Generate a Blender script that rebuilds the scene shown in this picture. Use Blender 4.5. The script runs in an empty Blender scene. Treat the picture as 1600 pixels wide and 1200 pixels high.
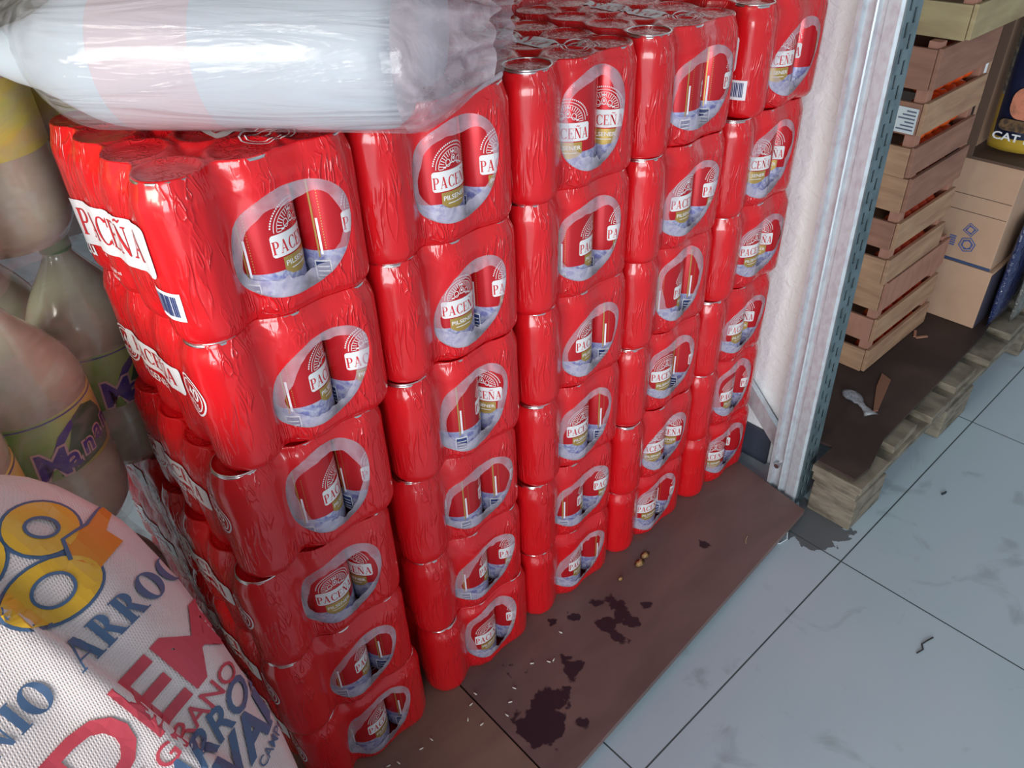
import bpy, bmesh, math, random
from mathutils import Vector, Matrix, noise
random.seed(7)
S = bpy.context.scene
COL = S.collection
PI = math.pi

# ---------------------------------------------------------------- camera, world, light
cam_d = bpy.data.cameras.new('camera'); cam = bpy.data.objects.new('camera', cam_d); COL.objects.link(cam)
right = Vector((0.73378692, -0.67857106, -0.03313714)); down = Vector((-0.42130852, -0.41624272, -0.80575501)); fwd = Vector((0.53296894, 0.60521344, -0.59132123))
m = Matrix((right, -down, -fwd)).transposed().to_4x4(); m.translation = Vector((-0.13482195, -0.5838032, 1.08048975))
cam.matrix_world = m
cam_d.sensor_width = 36; cam_d.sensor_fit = 'HORIZONTAL'; cam_d.lens = 1227.53/1600*36; cam_d.clip_start = .02
S.camera = cam
vs = S.view_settings; vs.view_transform = 'Standard'; vs.look = 'None'; vs.gamma = 1; vs.exposure = -0.06; vs.use_curve_mapping = False
w = bpy.data.worlds.new('world'); S.world = w; w.use_nodes = True
bg = w.node_tree.nodes['Background']; bg.inputs[0].default_value = (.80, .90, 1, 1); bg.inputs[1].default_value = .56
def area(name, loc, target, sx, sy, power, col):
    d = bpy.data.lights.new(name, 'AREA'); d.shape = 'RECTANGLE'; d.size = sx; d.size_y = sy; d.energy = power; d.color = col
    o = bpy.data.objects.new(name, d); COL.objects.link(o); o.location = loc
    o.rotation_euler = (Vector(target)-Vector(loc)).to_track_quat('-Z', 'Y').to_euler()
    return o
area('doorway_daylight', (-2.3, -2.3, .98), (.4, .1, .45), 1.7, 1.3, 88, (.93, .97, 1))
area('side_daylight', (-1.3, -.25, 1.22), (-.02, .32, .84), .5, .4, 17, (1, .95, .82))

# ---------------------------------------------------------------- materials
def mat(name, col, rough=.5, metal=0, coat=0, bump=None, var=None, spec=.5, trans=0, sss=0):
    """bump=(scale xyz, strength, distance); var=(scale xyz, second colour, lo, hi)"""
    M = bpy.data.materials.new(name); M.use_nodes = True; n = M.node_tree.nodes; l = M.node_tree.links
    b = n['Principled BSDF']; b.inputs['Base Color'].default_value = (*col, 1); b.inputs['Roughness'].default_value = rough
    b.inputs['Metallic'].default_value = metal; b.inputs['Coat Weight'].default_value = coat; b.inputs['Coat Roughness'].default_value = .12
    b.inputs['Specular IOR Level'].default_value = spec; b.inputs['Transmission Weight'].default_value = trans
    if sss: b.inputs['Subsurface Weight'].default_value = sss; b.inputs['Subsurface Scale'].default_value = .02
    tc = n.new('ShaderNodeTexCoord')
    def nz(scale, detail=4, dist=.3):
        mp = n.new('ShaderNodeMapping'); mp.inputs['Scale'].default_value = scale; l.new(tc.outputs['Object'], mp.inputs[0])
        t = n.new('ShaderNodeTexNoise'); t.inputs['Scale'].default_value = 1; t.inputs['Detail'].default_value = detail; t.inputs['Distortion'].default_value = dist
        l.new(mp.outputs[0], t.inputs['Vector']); return t
    if var:
        t = nz(var[0]); r = n.new('ShaderNodeValToRGB'); r.color_ramp.elements[0].position = var[2]; r.color_ramp.elements[1].position = var[3]
        r.color_ramp.elements[0].color = (*col, 1); r.color_ramp.elements[1].color = (*var[1], 1)
        l.new(t.outputs[0], r.inputs[0]); l.new(r.outputs[0], b.inputs['Base Color'])
    if bump:
        t = nz(bump[0], 3, .8); bp = n.new('ShaderNodeBump'); bp.inputs['Strength'].default_value = bump[1]; bp.inputs['Distance'].default_value = bump[2]
        l.new(t.outputs[0], bp.inputs['Height']); l.new(bp.outputs[0], b.inputs['Normal']); l.new(bp.outputs[0], b.inputs['Coat Normal'])
    return M
def film_mat(name, col, lo, hi, scale, rough=.18, bump=.6, rotz=None):
    M = bpy.data.materials.new(name); M.use_nodes = True; n = M.node_tree.nodes; l = M.node_tree.links
    b = n['Principled BSDF']; b.inputs['Base Color'].default_value = (*col, 1); b.inputs['Roughness'].default_value = rough; b.inputs['Coat Weight'].default_value = .6
    tr = n.new('ShaderNodeBsdfTransparent'); mx = n.new('ShaderNodeMixShader'); tc = n.new('ShaderNodeTexCoord')
    mp = n.new('ShaderNodeMapping'); mp.inputs['Scale'].default_value = scale; l.new(tc.outputs['Object'], mp.inputs[0])
    if rotz is not None: mp.vector_type = 'TEXTURE'; mp.inputs['Rotation'].default_value = (0, 0, rotz); mp.inputs['Scale'].default_value = [1/q for q in scale]
    t = n.new('ShaderNodeTexNoise'); t.inputs['Scale'].default_value = 1; t.inputs['Detail'].default_value = 4; t.inputs['Distortion'].default_value = 1.2; l.new(mp.outputs[0], t.inputs['Vector'])
    mr = n.new('ShaderNodeMapRange'); mr.inputs[1].default_value = .35; mr.inputs[2].default_value = .7; mr.inputs[3].default_value = lo; mr.inputs[4].default_value = hi
    l.new(t.outputs[0], mr.inputs[0]); l.new(mr.outputs[0], mx.inputs[0]); l.new(tr.outputs[0], mx.inputs[1]); l.new(b.outputs[0], mx.inputs[2])
    bp = n.new('ShaderNodeBump'); bp.inputs['Strength'].default_value = bump; bp.inputs['Distance'].default_value = .0085 if rotz else .003
    l.new(t.outputs[0], bp.inputs['Height']); l.new(bp.outputs[0], b.inputs['Normal'])
    l.new(mx.outputs[0], n['Material Output'].inputs[0]); return M
def red_film():
    # shrink film: gentle unevenness plus sparse sharp upright creases
    M = mat('red_film', (.68, .007, .012), .27, coat=.6, spec=.4); n = M.node_tree.nodes; l = M.node_tree.links; b = n['Principled BSDF']; tc = n['Texture Coordinate']
    def nz(sc, det, dist):
        mp = n.new('ShaderNodeMapping'); mp.inputs['Scale'].default_value = sc; l.new(tc.outputs['Object'], mp.inputs[0])
        t = n.new('ShaderNodeTexNoise'); t.inputs['Scale'].default_value = 1; t.inputs['Detail'].default_value = det; t.inputs['Distortion'].default_value = dist; l.new(mp.outputs[0], t.inputs['Vector']); return t.outputs[0]
    def mth(op, a, bb=None):
        q = n.new('ShaderNodeMath'); q.operation = op
        for i, v in enumerate((a, bb)):
            if v is None: continue
            if hasattr(v, 'is_linked'): l.new(v, q.inputs[i])
            else: q.inputs[i].default_value = v
        return q.outputs[0]
    r = mth('SUBTRACT', 1, mth('MULTIPLY', mth('ABSOLUTE', mth('SUBTRACT', nz((120, 120, 22), 1, .9), .5)), 7)); r = mth('POWER', mth('MAXIMUM', r, 0), 2.5)
    mk = mth('MULTIPLY', mth('MAXIMUM', mth('SUBTRACT', nz((22, 22, 16), 1, 0), .42), 0), 4); mk = mth('MINIMUM', mk, 1)
    h = mth('ADD', mth('MULTIPLY', r, mk), mth('MULTIPLY', nz((45, 45, 14), 2, .5), .9))
    bp = n.new('ShaderNodeBump'); bp.inputs['Strength'].default_value = .6; bp.inputs['Distance'].default_value = .0022; l.new(h, bp.inputs['Height']); l.new(bp.outputs[0], b.inputs['Normal']); l.new(bp.outputs[0], b.inputs['Coat Normal'])
    return M
RED = red_film()
CLEAR = film_mat('clear_film', (.76, .68, .78), .26, .50, (34, 34, 22), .2, .45)
WHITEP = mat('white_print', (.86, .84, .88), .35)
REDP = mat('red_print', (.62, .02, .03), .4)
NAVYP = mat('navy_print', (.03, .05, .18), .4)
STEEL = mat('rim_metal', (.75, .74, .74), .22, 1)
GOLD = mat('gold_print', (.55, .36, .10), .35, .5)
CANWHITE = mat('can_banner_white', (.80, .79, .80), .35)
def can_material():
    M = mat('can_paint', (.60, .012, .02), .28, .35, coat=.3); n = M.node_tree.nodes; l = M.node_tree.links
    tc = n['Texture Coordinate']; sep = n.new('ShaderNodeSeparateXYZ'); l.new(tc.outputs['Object'], sep.inputs[0])
    t = n.new('ShaderNodeTexNoise'); t.inputs['Scale'].default_value = 90; t.inputs['Detail'].default_value = 3; t.inputs['Distortion'].default_value = 2; l.new(tc.outputs['Object'], t.inputs['Vector'])
    r = n.new('ShaderNodeValToRGB'); e = r.color_ramp.elements; e[0].position = .38; e[0].color = (.60, .60, .74, 1); e[1].position = .68; e[1].color = (.22, .22, .52, 1)
    l.new(t.outputs[0], r.inputs[0])
    g = n.new('ShaderNodeMath'); g.operation = 'GREATER_THAN'; g.inputs[1].default_value = .0435; l.new(sep.outputs[2], g.inputs[0])
    mx = n.new('ShaderNodeMix'); mx.data_type = 'RGBA'; mx.inputs[7].default_value = (.60, .012, .02, 1)
    l.new(g.outputs[0], mx.inputs[0]); l.new(r.outputs[0], mx.inputs[6]); l.new(mx.outputs[2], n['Principled BSDF'].inputs['Base Color'])
    return M
CAN = can_material()
WOOD = mat('crate_wood', (.46, .285, .175), .75, var=((9, 9, 60), (.31, .175, .11), .35, .7), bump=((15, 15, 120), .3, .002), spec=.2)
WOODR = mat('crate_wood_reddish', (.34, .175, .12), .75, var=((9, 9, 60), (.25, .125, .09), .35, .7), spec=.2)
WOODY = mat('crate_wood_pale', (.42, .34, .19), .7, var=((9, 9, 50), (.30, .22, .12), .35, .75), spec=.2)
WOODP = mat('crate_post_pink', (.42, .21, .15), .7, var=((30, 30, 20), (.32, .16, .11), .4, .7), spec=.2)
PALW = mat('pallet_wood', (.25, .22, .17), .8, var=((20, 20, 70), (.10, .085, .065), .4, .72), bump=((20, 20, 150), .4, .002), spec=.2)
CARD = mat('cardboard', (.50, .33, .23), .8, var=((12, 12, 12), (.45, .29, .20), .4, .7), spec=.2)
CARDD = mat('cardboard_edge', (.11, .065, .045), .85)
GALV = mat('galvanised', (.66, .74, .79), .36, .45, var=((110, 110, 60), (.55, .54, .60), .42, .75))
GALVD = mat('galvanised_slotted_shade', (.20, .28, .31), .45, .5, var=((30, 30, 30), (.12, .17, .19), .4, .7))  # darker copy of the galvanised steel: the slotted side's shade put into its colour
WALL = mat('white_plaster', (.90, .93, .95), .85, bump=((60, 60, 60), .6, .005), var=((7, 7, 7), (.80, .82, .85), .5, .9))

# ---------------------------------------------------------------- helpers
def tag(o, label=None, cat=None, group=None, kind=None):
    for k, v in (('label', label), ('category', cat), ('group', group), ('kind', kind)):
        if v: o[k] = v
    return o
def empty(name, loc=(0, 0, 0), rz=0):
    o = bpy.data.objects.new(name, None); COL.objects.link(o); o.location = loc; o.rotation_euler = (0, 0, rz); o.empty_display_size = .02; return o
def me_of(name, bm, mats, smooth=True):
    me = bpy.data.meshes.new(name); bmesh.ops.recalc_face_normals(bm, faces=bm.faces) if False else None
    bm.to_mesh(me); bm.free()
    for x in (mats if isinstance(mats, (list, tuple)) else [mats]): me.materials.append(x)
    if smooth:
        for p in me.polygons: p.use_smooth = True
    return me
def link(name, me, parent=None, loc=(0, 0, 0)):
    o = bpy.data.objects.new(name, me); COL.objects.link(o); o.parent = parent; o.location = loc; return o
def obj(name, bm, mats, parent=None, smooth=False, loc=(0, 0, 0)): return link(name, me_of(name, bm, mats, smooth), parent, loc)
def copy_tree(o, parent=None):
    c = o.copy(); COL.objects.link(c); c.parent = parent
    for ch in list(o.children): copy_tree(ch, c)
    return c
def box(bm, x0, x1, y0, y1, z0, z1, bev=0, mi=0, rot=None):
    g = bmesh.ops.create_cube(bm, size=1); vs_ = g['verts']
    for v in vs_:
        v.co = Vector((x0+(v.co.x+.5)*(x1-x0), y0+(v.co.y+.5)*(y1-y0), z0+(v.co.z+.5)*(z1-z0)))
    fs = list({f for v in vs_ for f in v.link_faces})
    if bev:
        r = bmesh.ops.bevel(bm, geom=list({e for v in vs_ for e in v.link_edges}), offset=bev, segments=2, affect='EDGES', profile=.6)
        vs_ = list({v for f in r['faces'] for v in f.verts} | {v for v in vs_ if v.is_valid}); fs = list({f for v in vs_ for f in v.link_faces})
    for f in fs: f.material_index = mi
    if rot is not None:
        for v in vs_: v.co = rot @ v.co
    return vs_
def tube(bm, pts, r, n=8, closed=False, mi=0):
    rings = []; N = len(pts); pts = [Vector(p) for p in pts]
    up = Vector((.13, .27, .95)).normalized()
    for i, p in enumerate(pts):
        a = pts[(i-1) % N] if closed or i else pts[0]; b = pts[(i+1) % N] if closed or i < N-1 else pts[-1]
        t = (b-a).normalized(); x = t.cross(up); x = x.normalized() if x.length > 1e-4 else Vector((1, 0, 0)); y = t.cross(x)
        rr = r(i/max(1, N-1)) if callable(r) else r
        rings.append([bm.verts.new(p+x*rr*math.cos(2*PI*k/n)+y*rr*math.sin(2*PI*k/n)) for k in range(n)])
    for i in range(N if closed else N-1):
        A = rings[i]; B = rings[(i+1) % N]
        for k in range(n): bm.faces.new((A[k], A[(k+1) % n], B[(k+1) % n], B[k])).material_index = mi
    if not closed:
        bm.faces.new(rings[0]).material_index = mi; bm.faces.new(rings[-1][::-1]).material_index = mi
def lathe(bm, prof, n=40, mi=0, M=None, mis=None):
    rings = []
    for r, z in prof:
        if r < 1e-6: rings.append([bm.verts.new((M @ Vector((0, 0, z))) if M else (0, 0, z))])
        else:
            rr = []
            for k in range(n):
                c = Vector((r*math.cos(2*PI*k/n), r*math.sin(2*PI*k/n), z)); rr.append(bm.verts.new(M @ c if M else c))
            rings.append(rr)
    for i in range(len(rings)-1):
        A, B = rings[i], rings[i+1]; q = mis[i] if mis else mi
        for k in range(n):
            k2 = (k+1) % n
            if len(A) == 1 and len(B) == 1: continue
            f = bm.faces.new((A[0], B[k2], B[k])) if len(A) == 1 else bm.faces.new((A[k], A[k2], B[0])) if len(B) == 1 else bm.faces.new((A[k], A[k2], B[k2], B[k]))
            f.material_index = q
def sm(a, b, x):
    t = max(0, min(1, (x-a)/(b-a))); return t*t*(3-2*t)

# ---------------------------------------------------------------- lettering (2D polygons, unit cap height)
def ring2(cx, cy, rx, ry, tx, ty, a0=0, a1=360, n=28):
    """elliptic stroke: tx = stroke width at the sides, ty = at top and bottom"""
    out = []
    for i in range(n):
        q = []
        for k, s in ((i, 1), (i+1, 1), (i+1, 0), (i, 0)):
            a = math.radians(a0+(a1-a0)*k/n); c, d = math.cos(a), math.sin(a)
            q.append((cx+(rx-(0 if s else tx))*c, cy+(ry-(0 if s else ty))*d))
        out.append(q)
    return out
def R4(x0, y0, x1, y1): return [(x0, y0), (x1, y0), (x1, y1), (x0, y1)]
def slant(xa, xb, wd, y0=0, y1=1): return [(xa, y0), (xa+wd, y0), (xb+wd, y1), (xb, y1)]
def glyph(ch, T=.17, t=.055, sf=.07, sh=.05):
    def serif(x, y, wd): return R4(x-sf, y, x+wd+sf, y+sh)
    if ch == 'I': return [R4(sf, 0, sf+T, 1), serif(sf, 0, T), serif(sf, 1-sh, T)], T+2*sf
    if ch == 'L': return [R4(sf, 0, sf+T, 1), serif(sf, 0, T), serif(sf, 1-sh, T), R4(sf, 0, .62, t), R4(.57, 0, .62, .28)], .64
    if ch == 'E': return [R4(sf, 0, sf+T, 1), serif(sf, 0, T), serif(sf, 1-sh, T), R4(sf, 0, .66, t), R4(sf, 1-t, .62, 1), R4(sf, .49, .46, .49+t), R4(.61, 0, .66, .27), R4(.57, .76, .62, 1), R4(.43, .38, .47, .64)], .68
    if ch in 'PR':
        g = [R4(sf, 0, sf+T, 1), serif(sf, 0, T), serif(sf, 1-sh, T), R4(sf, 1-t, .36, 1), R4(sf, .46, .36, .46+t)]
        g += ring2(.36, .73, .28, .27, T*.95, t, -90, 90, 14)
        if ch == 'R': g += [slant(.56, .28, T, 0, .5), R4(.50, 0, .56+T+.06, sh)]; return g, .80
        return g, .66
    if ch == 'C':
        g = ring2(.42, .5, .42, .52, T, t, 42, 318, 26); g += [R4(.70, .66, .75, 1.0), R4(.70, .02, .745, .24)]; return g, .77
    if ch == 'O': return ring2(.43, .5, .43, .52, T, t), .86
    if ch == 'A': return [slant(.07, .36, t), slant(.55, .30, T), serif(.06, 0, t), serif(.55, 0, T), R4(.18, .30, .62, .30+t)], .82
    if ch in 'NÑ':
        g = [R4(.09, 0, .09+t, 1), R4(.66, 0, .66+t, 1), [(.66+t, 0), (.66+t-.02, .12), (.09+T, 1), (.07, 1)], R4(.0, 0, .23, sh), R4(-.02, 1-sh, .2, 1), R4(.56, 1-sh, .80, 1), [(.6, 0), (.715, 0), (.24, 1), (.05, 1)]]
        if ch == 'Ñ': g += [[(.20, 1.10), (.32, 1.17), (.36, 1.24), (.22, 1.20)], [(.32, 1.17), (.50, 1.10), (.50, 1.17), (.36, 1.24)], [(.50, 1.10), (.64, 1.20), (.62, 1.25), (.50, 1.17)]]
        return g, .82
    return [], .4
def serif_text(s, h, x=0, y=0, gap=.10, T=.17, sx=1):
    polys = []; cx = 0
    for ch in s:
        g, wd = glyph(ch, T)
        for p in g: polys.append([((cx+a)*sx, b) for a, b in p])
        cx += wd+gap
    W_ = (cx-gap)*sx
    return [[(x+(a-W_/2)*h, y+b*h) for a, b in p] for p in polys], W_*h
def polys_bm(bm, polys, mi=0):
    for p in polys:
        try: bm.faces.new([bm.verts.new((a, b, 0)) for a, b in p]).material_index = mi
        except ValueError: pass
def font_bm(bm, s, h, x=0, y=0, bold=0, shear=0, sx=1, mi=0, align='CENTER'):
    c = bpy.data.curves.new('t', 'FONT'); c.body = s; c.size = h/.72; c.align_x = align; c.offset = bold*h; c.shear = shear; c.resolution_u = 3
    o = bpy.data.objects.new('t', c); COL.objects.link(o); dg = bpy.context.evaluated_depsgraph_get(); me = bpy.data.meshes.new_from_object(o.evaluated_get(dg))
    b2 = bmesh.new(); b2.from_mesh(me)
    vmap = {v: bm.verts.new((v.co.x*sx+x, v.co.y+y, 0)) for v in b2.verts}
    for f in b2.faces:
        try: bm.faces.new([vmap[v] for v in f.verts]).material_index = mi
        except ValueError: pass
    b2.free(); bpy.data.objects.remove(o); bpy.data.curves.remove(c); bpy.data.meshes.remove(me)
def slice_map(bm, fn, step=.003, axes='xy'):
    for ax in axes:
        i = 0 if ax == 'x' else 1
        if not bm.verts: return
        lo = min(v.co[i] for v in bm.verts); hi = max(v.co[i] for v in bm.verts); k = lo+step
        no = Vector((1, 0, 0)) if i == 0 else Vector((0, 1, 0))
        while k < hi:
            bmesh.ops.bisect_plane(bm, geom=bm.verts[:]+bm.edges[:]+bm.faces[:], plane_co=no*k, plane_no=no, dist=1e-6); k += step
    for v in bm.verts: v.co = fn(v.co.x, v.co.y, v.co.z)
def rot2(polys, a, ox=0, oy=0):
    c, s = math.cos(a), math.sin(a); return [[(ox+c*x-s*y, oy+s*x+c*y) for x, y in p] for p in polys]
def rrect(cx, cy, wd, h, r, n=5, shear=0):
    pts = []
    for k, (sx, sy) in enumerate(((1, 1), (-1, 1), (-1, -1), (1, -1))):
        for i in range(n+1):
            a = PI/2*k+PI/2*i/n; px = sx*(wd/2-r)+r*math.cos(a); py = sy*(h/2-r)+r*math.sin(a); pts.append((cx+px, cy+py+shear*px))
    return pts
def merge(dst, src):
    me = bpy.data.meshes.new('x'); src.to_mesh(me); src.free(); dst.from_mesh(me); bpy.data.meshes.remove(me)

# ---------------------------------------------------------------- the beer can
CR, CH = .0312, .1425
def make_can():
    bm = bmesh.new()
    lathe(bm, [(0, .006), (.020, .004), (.0235, 0), (.0265, .003), (.0305, .011), (CR, .016), (CR, .120), (.0300, .126), (.0268, .1355), (.0262, .1385)], 48)
    lathe(bm, [(.0262, .1385), (.0272, .1405), (.0268, CH), (.0258, CH), (.0250, .1385), (.022, .1375), (0, .1378)], 48, mi=5)
    # opening tab
    box(bm, -.004, .011, -.006, .006, .1376, .1390, .0006, 5)
    def wrap(off):
        def f(x, y, z):
            a = x/CR; r = CR+off; return Vector((r*math.sin(a), -r*math.cos(a), y))
        return f
    for side in (0, PI):
        x0 = side*CR
        def lay(polys, mi, off):
            b = bmesh.new(); polys_bm(b, [[(px+x0, py) for px, py in p] for p in polys], mi); slice_map(b, wrap(off), .0016, 'x'); merge(bm, b)
        lay([rrect(0, .0665, .050, .0205, .003, shear=.0)], 1, .00018)
        t, _ = serif_text('PACEÑA', .0118, 0, .0592, .09, sx=.82); lay(t, 2, .0003)
        # gold plate
        lay([[(-.0165, .0550), (.0165, .0550), (.0165, .0430), (.010, .0380), (0, .0360), (-.010, .0380), (-.0165, .0430)]], 3, .00022)
        b = bmesh.new(); font_bm(b, 'PILSENER', .0048, x0, .0465, .02, sx=1.1, mi=1); slice_map(b, wrap(.00035), .0016, 'x'); merge(bm, b)
        lay([R4(-.010, .0425, .010, .0434)], 1, .00035)
        # emblem: arch of rays with a small shield and wreath
        em = ring2(0, .0785, .0205, .0215, .0007, .0007, 0, 180, 26)+ring2(0, .0785, .0175, .0185, .0005, .0005, 0, 180, 22)
        for k in range(19):
            a = math.radians(k*10); c, d = math.cos(a), math.sin(a); em.append([(.0120*c-.0003*d, .0785+.0125*d+.0003*c), (.0168*c-.0004*d, .0785+.0177*d+.0004*c), (.0168*c+.0004*d, .0785+.0177*d-.0004*c), (.0120*c+.0003*d, .0785+.0125*d-.0003*c)])
        em += ring2(0, .0865, .0030, .0042, .0008, .0008, 0, 360, 14)+ring2(-.0068, .0838, .0030, .0040, .0008, .0008, 0, 360, 12)+ring2(.0068, .0838, .0030, .0040, .0008, .0008, 0, 360, 12)
        em += ring2(0, .0788, .0105, .0050, .0008, .0008, 0, 180, 14)+[rrect(0, .0870, .0022, .003, .0006), rrect(0, .0935, .004, .0016, .0005), rrect(-.011, .0800, .003, .0018, .0006), rrect(.011, .0800, .003, .0018, .0006)]
        lay(em, 1, .00022)
        # tiny arched line of lettering
        dots = []
        for k in range(30):
            a = math.radians(12+k*5.4); dots.append(rrect(.0232*math.cos(a), .0785+.0243*math.sin(a), .0014, .0016, .0004, 1))
        lay(dots, 1, .00022)
        # gold strip, dots and barcode a quarter turn round
        x0 = (side+PI/2)*CR
        lay([R4(-.0018, .037, -.0002, .118)], 3, .0002); lay([R4(.0008, .040, .0030, .075)], 4, .0002)
        lay([rrect(.0060, .046+k*.0026, .0009, .0012, .0003, 1) for k in range(22)], 3, .0002)
        lay([R4(-.007, .014, .008, .034)], 1, .0002); lay([R4(-.006, .016, .007, .0325)], 6, .0003)
        lay([R4(-.005, .018+k*.0045, .006, .0192+k*.0045) for k in range(3)], 1, .0004)
        x0 = (side+.9)*CR; lay(ring2(0, .022, .0065, .0065, .0009, .0009, 0, 360, 16), 6, .0002)
    return me_of('can', bm, [CAN, CANWHITE, REDP, GOLD, WHITEP, STEEL, NAVYP])
can_me = make_can()
bm = bmesh.new(); tube(bm, [((.0258)*math.cos(a*PI/18), .0258*math.sin(a*PI/18), .1440) for a in range(36)], .0010, 8, True); rim_me = me_of('can_rim', bm, STEEL)

# ---------------------------------------------------------------- shrink wrap surface around nx by ny cylinders
class Wrap:
    def __init__(s, nx, ny, p, H, shoulder=.0056, sh_len=.023, seed=0, straight_front=True, wr=.0008, domes=None):
        s.nx, s.ny, s.p, s.H, s.R = nx, ny, p, H, p/2+.0004; s.seed = seed; s.shoulder = shoulder; s.edge = .0010 if shoulder < .01 else .0022; s.sh_len = sh_len; s.sf = straight_front; s.wr = wr
        s.Lx = (nx-1)*p; s.Ly = (ny-1)*p; s.arc = PI/2*s.R; s.per = 2*(s.Lx+s.Ly)+4*s.arc
    # perimeter starts at the left end of the front straight (can 0 centre), runs +x, then up the right side, back, and the left side
    def plan(s, q):
        q %= s.per; R = s.R; o = s.p/2
        segs = (('l', s.Lx), ('a', s.arc), ('l', s.Ly), ('a', s.arc), ('l', s.Lx), ('a', s.arc), ('l', s.Ly), ('a', s.arc))
        corners = ((o+s.Lx, o), (o+s.Lx, o+s.Ly), (o, o+s.Ly), (o, o)); starts = ((o, o), (o+s.Lx, o), (o+s.Lx, o+s.Ly), (o, o+s.Ly)); dirs = ((1, 0), (0, 1), (-1, 0), (0, -1)); nors = ((0, -1), (1, 0), (0, 1), (-1, 0))
        for i, (k, L) in enumerate(segs):
            if q <= L or i == 7:
                j = i//2
                if k == 'l':
                    d = dirs[j]; n = nors[j]; st = starts[j]; b = (st[0]+d[0]*q+n[0]*R, st[1]+d[1]*q+n[1]*R)
                    f = (q/s.p) % 1; f = min(f, 1-f)*s.p      # distance from nearest can axis
                    ang = math.radians(27 if j in (1, 3) else 24)
                    if j == 0 and s.sf: ang = math.radians(37 if q < s.p else 9)
                    dc = R*math.sin(ang)
                    dep = R-math.sqrt(R*R-f*f) if f < dc else R*(1-math.cos(ang))+(f-dc)*math.tan(ang)
                    mid = s.p/2; 
                    if f > mid-.006: dep -= ((f-(mid-.006))/.006)**2*.006*math.tan(ang)*.5
                    return Vector((b[0], b[1])), Vector(n), dep
                a0 = (-PI/2, 0, PI/2, PI)[j]; a = a0+q/R; c = corners[j]; n = (math.cos(a), math.sin(a))
                return Vector((c[0]+n[0]*R, c[1]+n[1]*R)), Vector(n), 0
            q -= L
    def inset(s, z):
        t = s.H-z; k = s.shoulder*(1-sm(0, s.sh_len, t)); k += s.edge*max(0, 1-t/.003)**2; k += .0050*max(0, 1-z/.013)**2
        return k
    def at(s, q, z, off=0):
        b, n, dep = s.plan(q)
        dep *= 1 if (q % s.per) < s.p else .28+.72*sm(.32, .02, min(z/s.H, 1-z/s.H))
        wv = Vector((b.x*70+s.seed*3.1, b.y*70, z*16)); wr = s.wr*noise.noise(wv)+s.wr*.6*noise.noise(Vector((b.x*160, b.y*160+s.seed, z*45)))
        d = -dep-s.inset(z)+wr+off
        return Vector((b.x+n.x*d, b.y+n.y*d, z))
    def top(s, x, y):
        i = min(s.nx-1, max(0, round(x/s.p-.5))); j = min(s.ny-1, max(0, round(y/s.p-.5)))
        d = math.hypot(x-(i+.5)*s.p, y-(j+.5)*s.p); rr = s.p*.425
        z = s.H-.0026*(1-sm(rr-.004, rr-.0005, d))-.0065*sm(rr+.0008, s.p*.66, d)
        return z+.0006*noise.noise(Vector((x*80, y*80, s.seed)))
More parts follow.
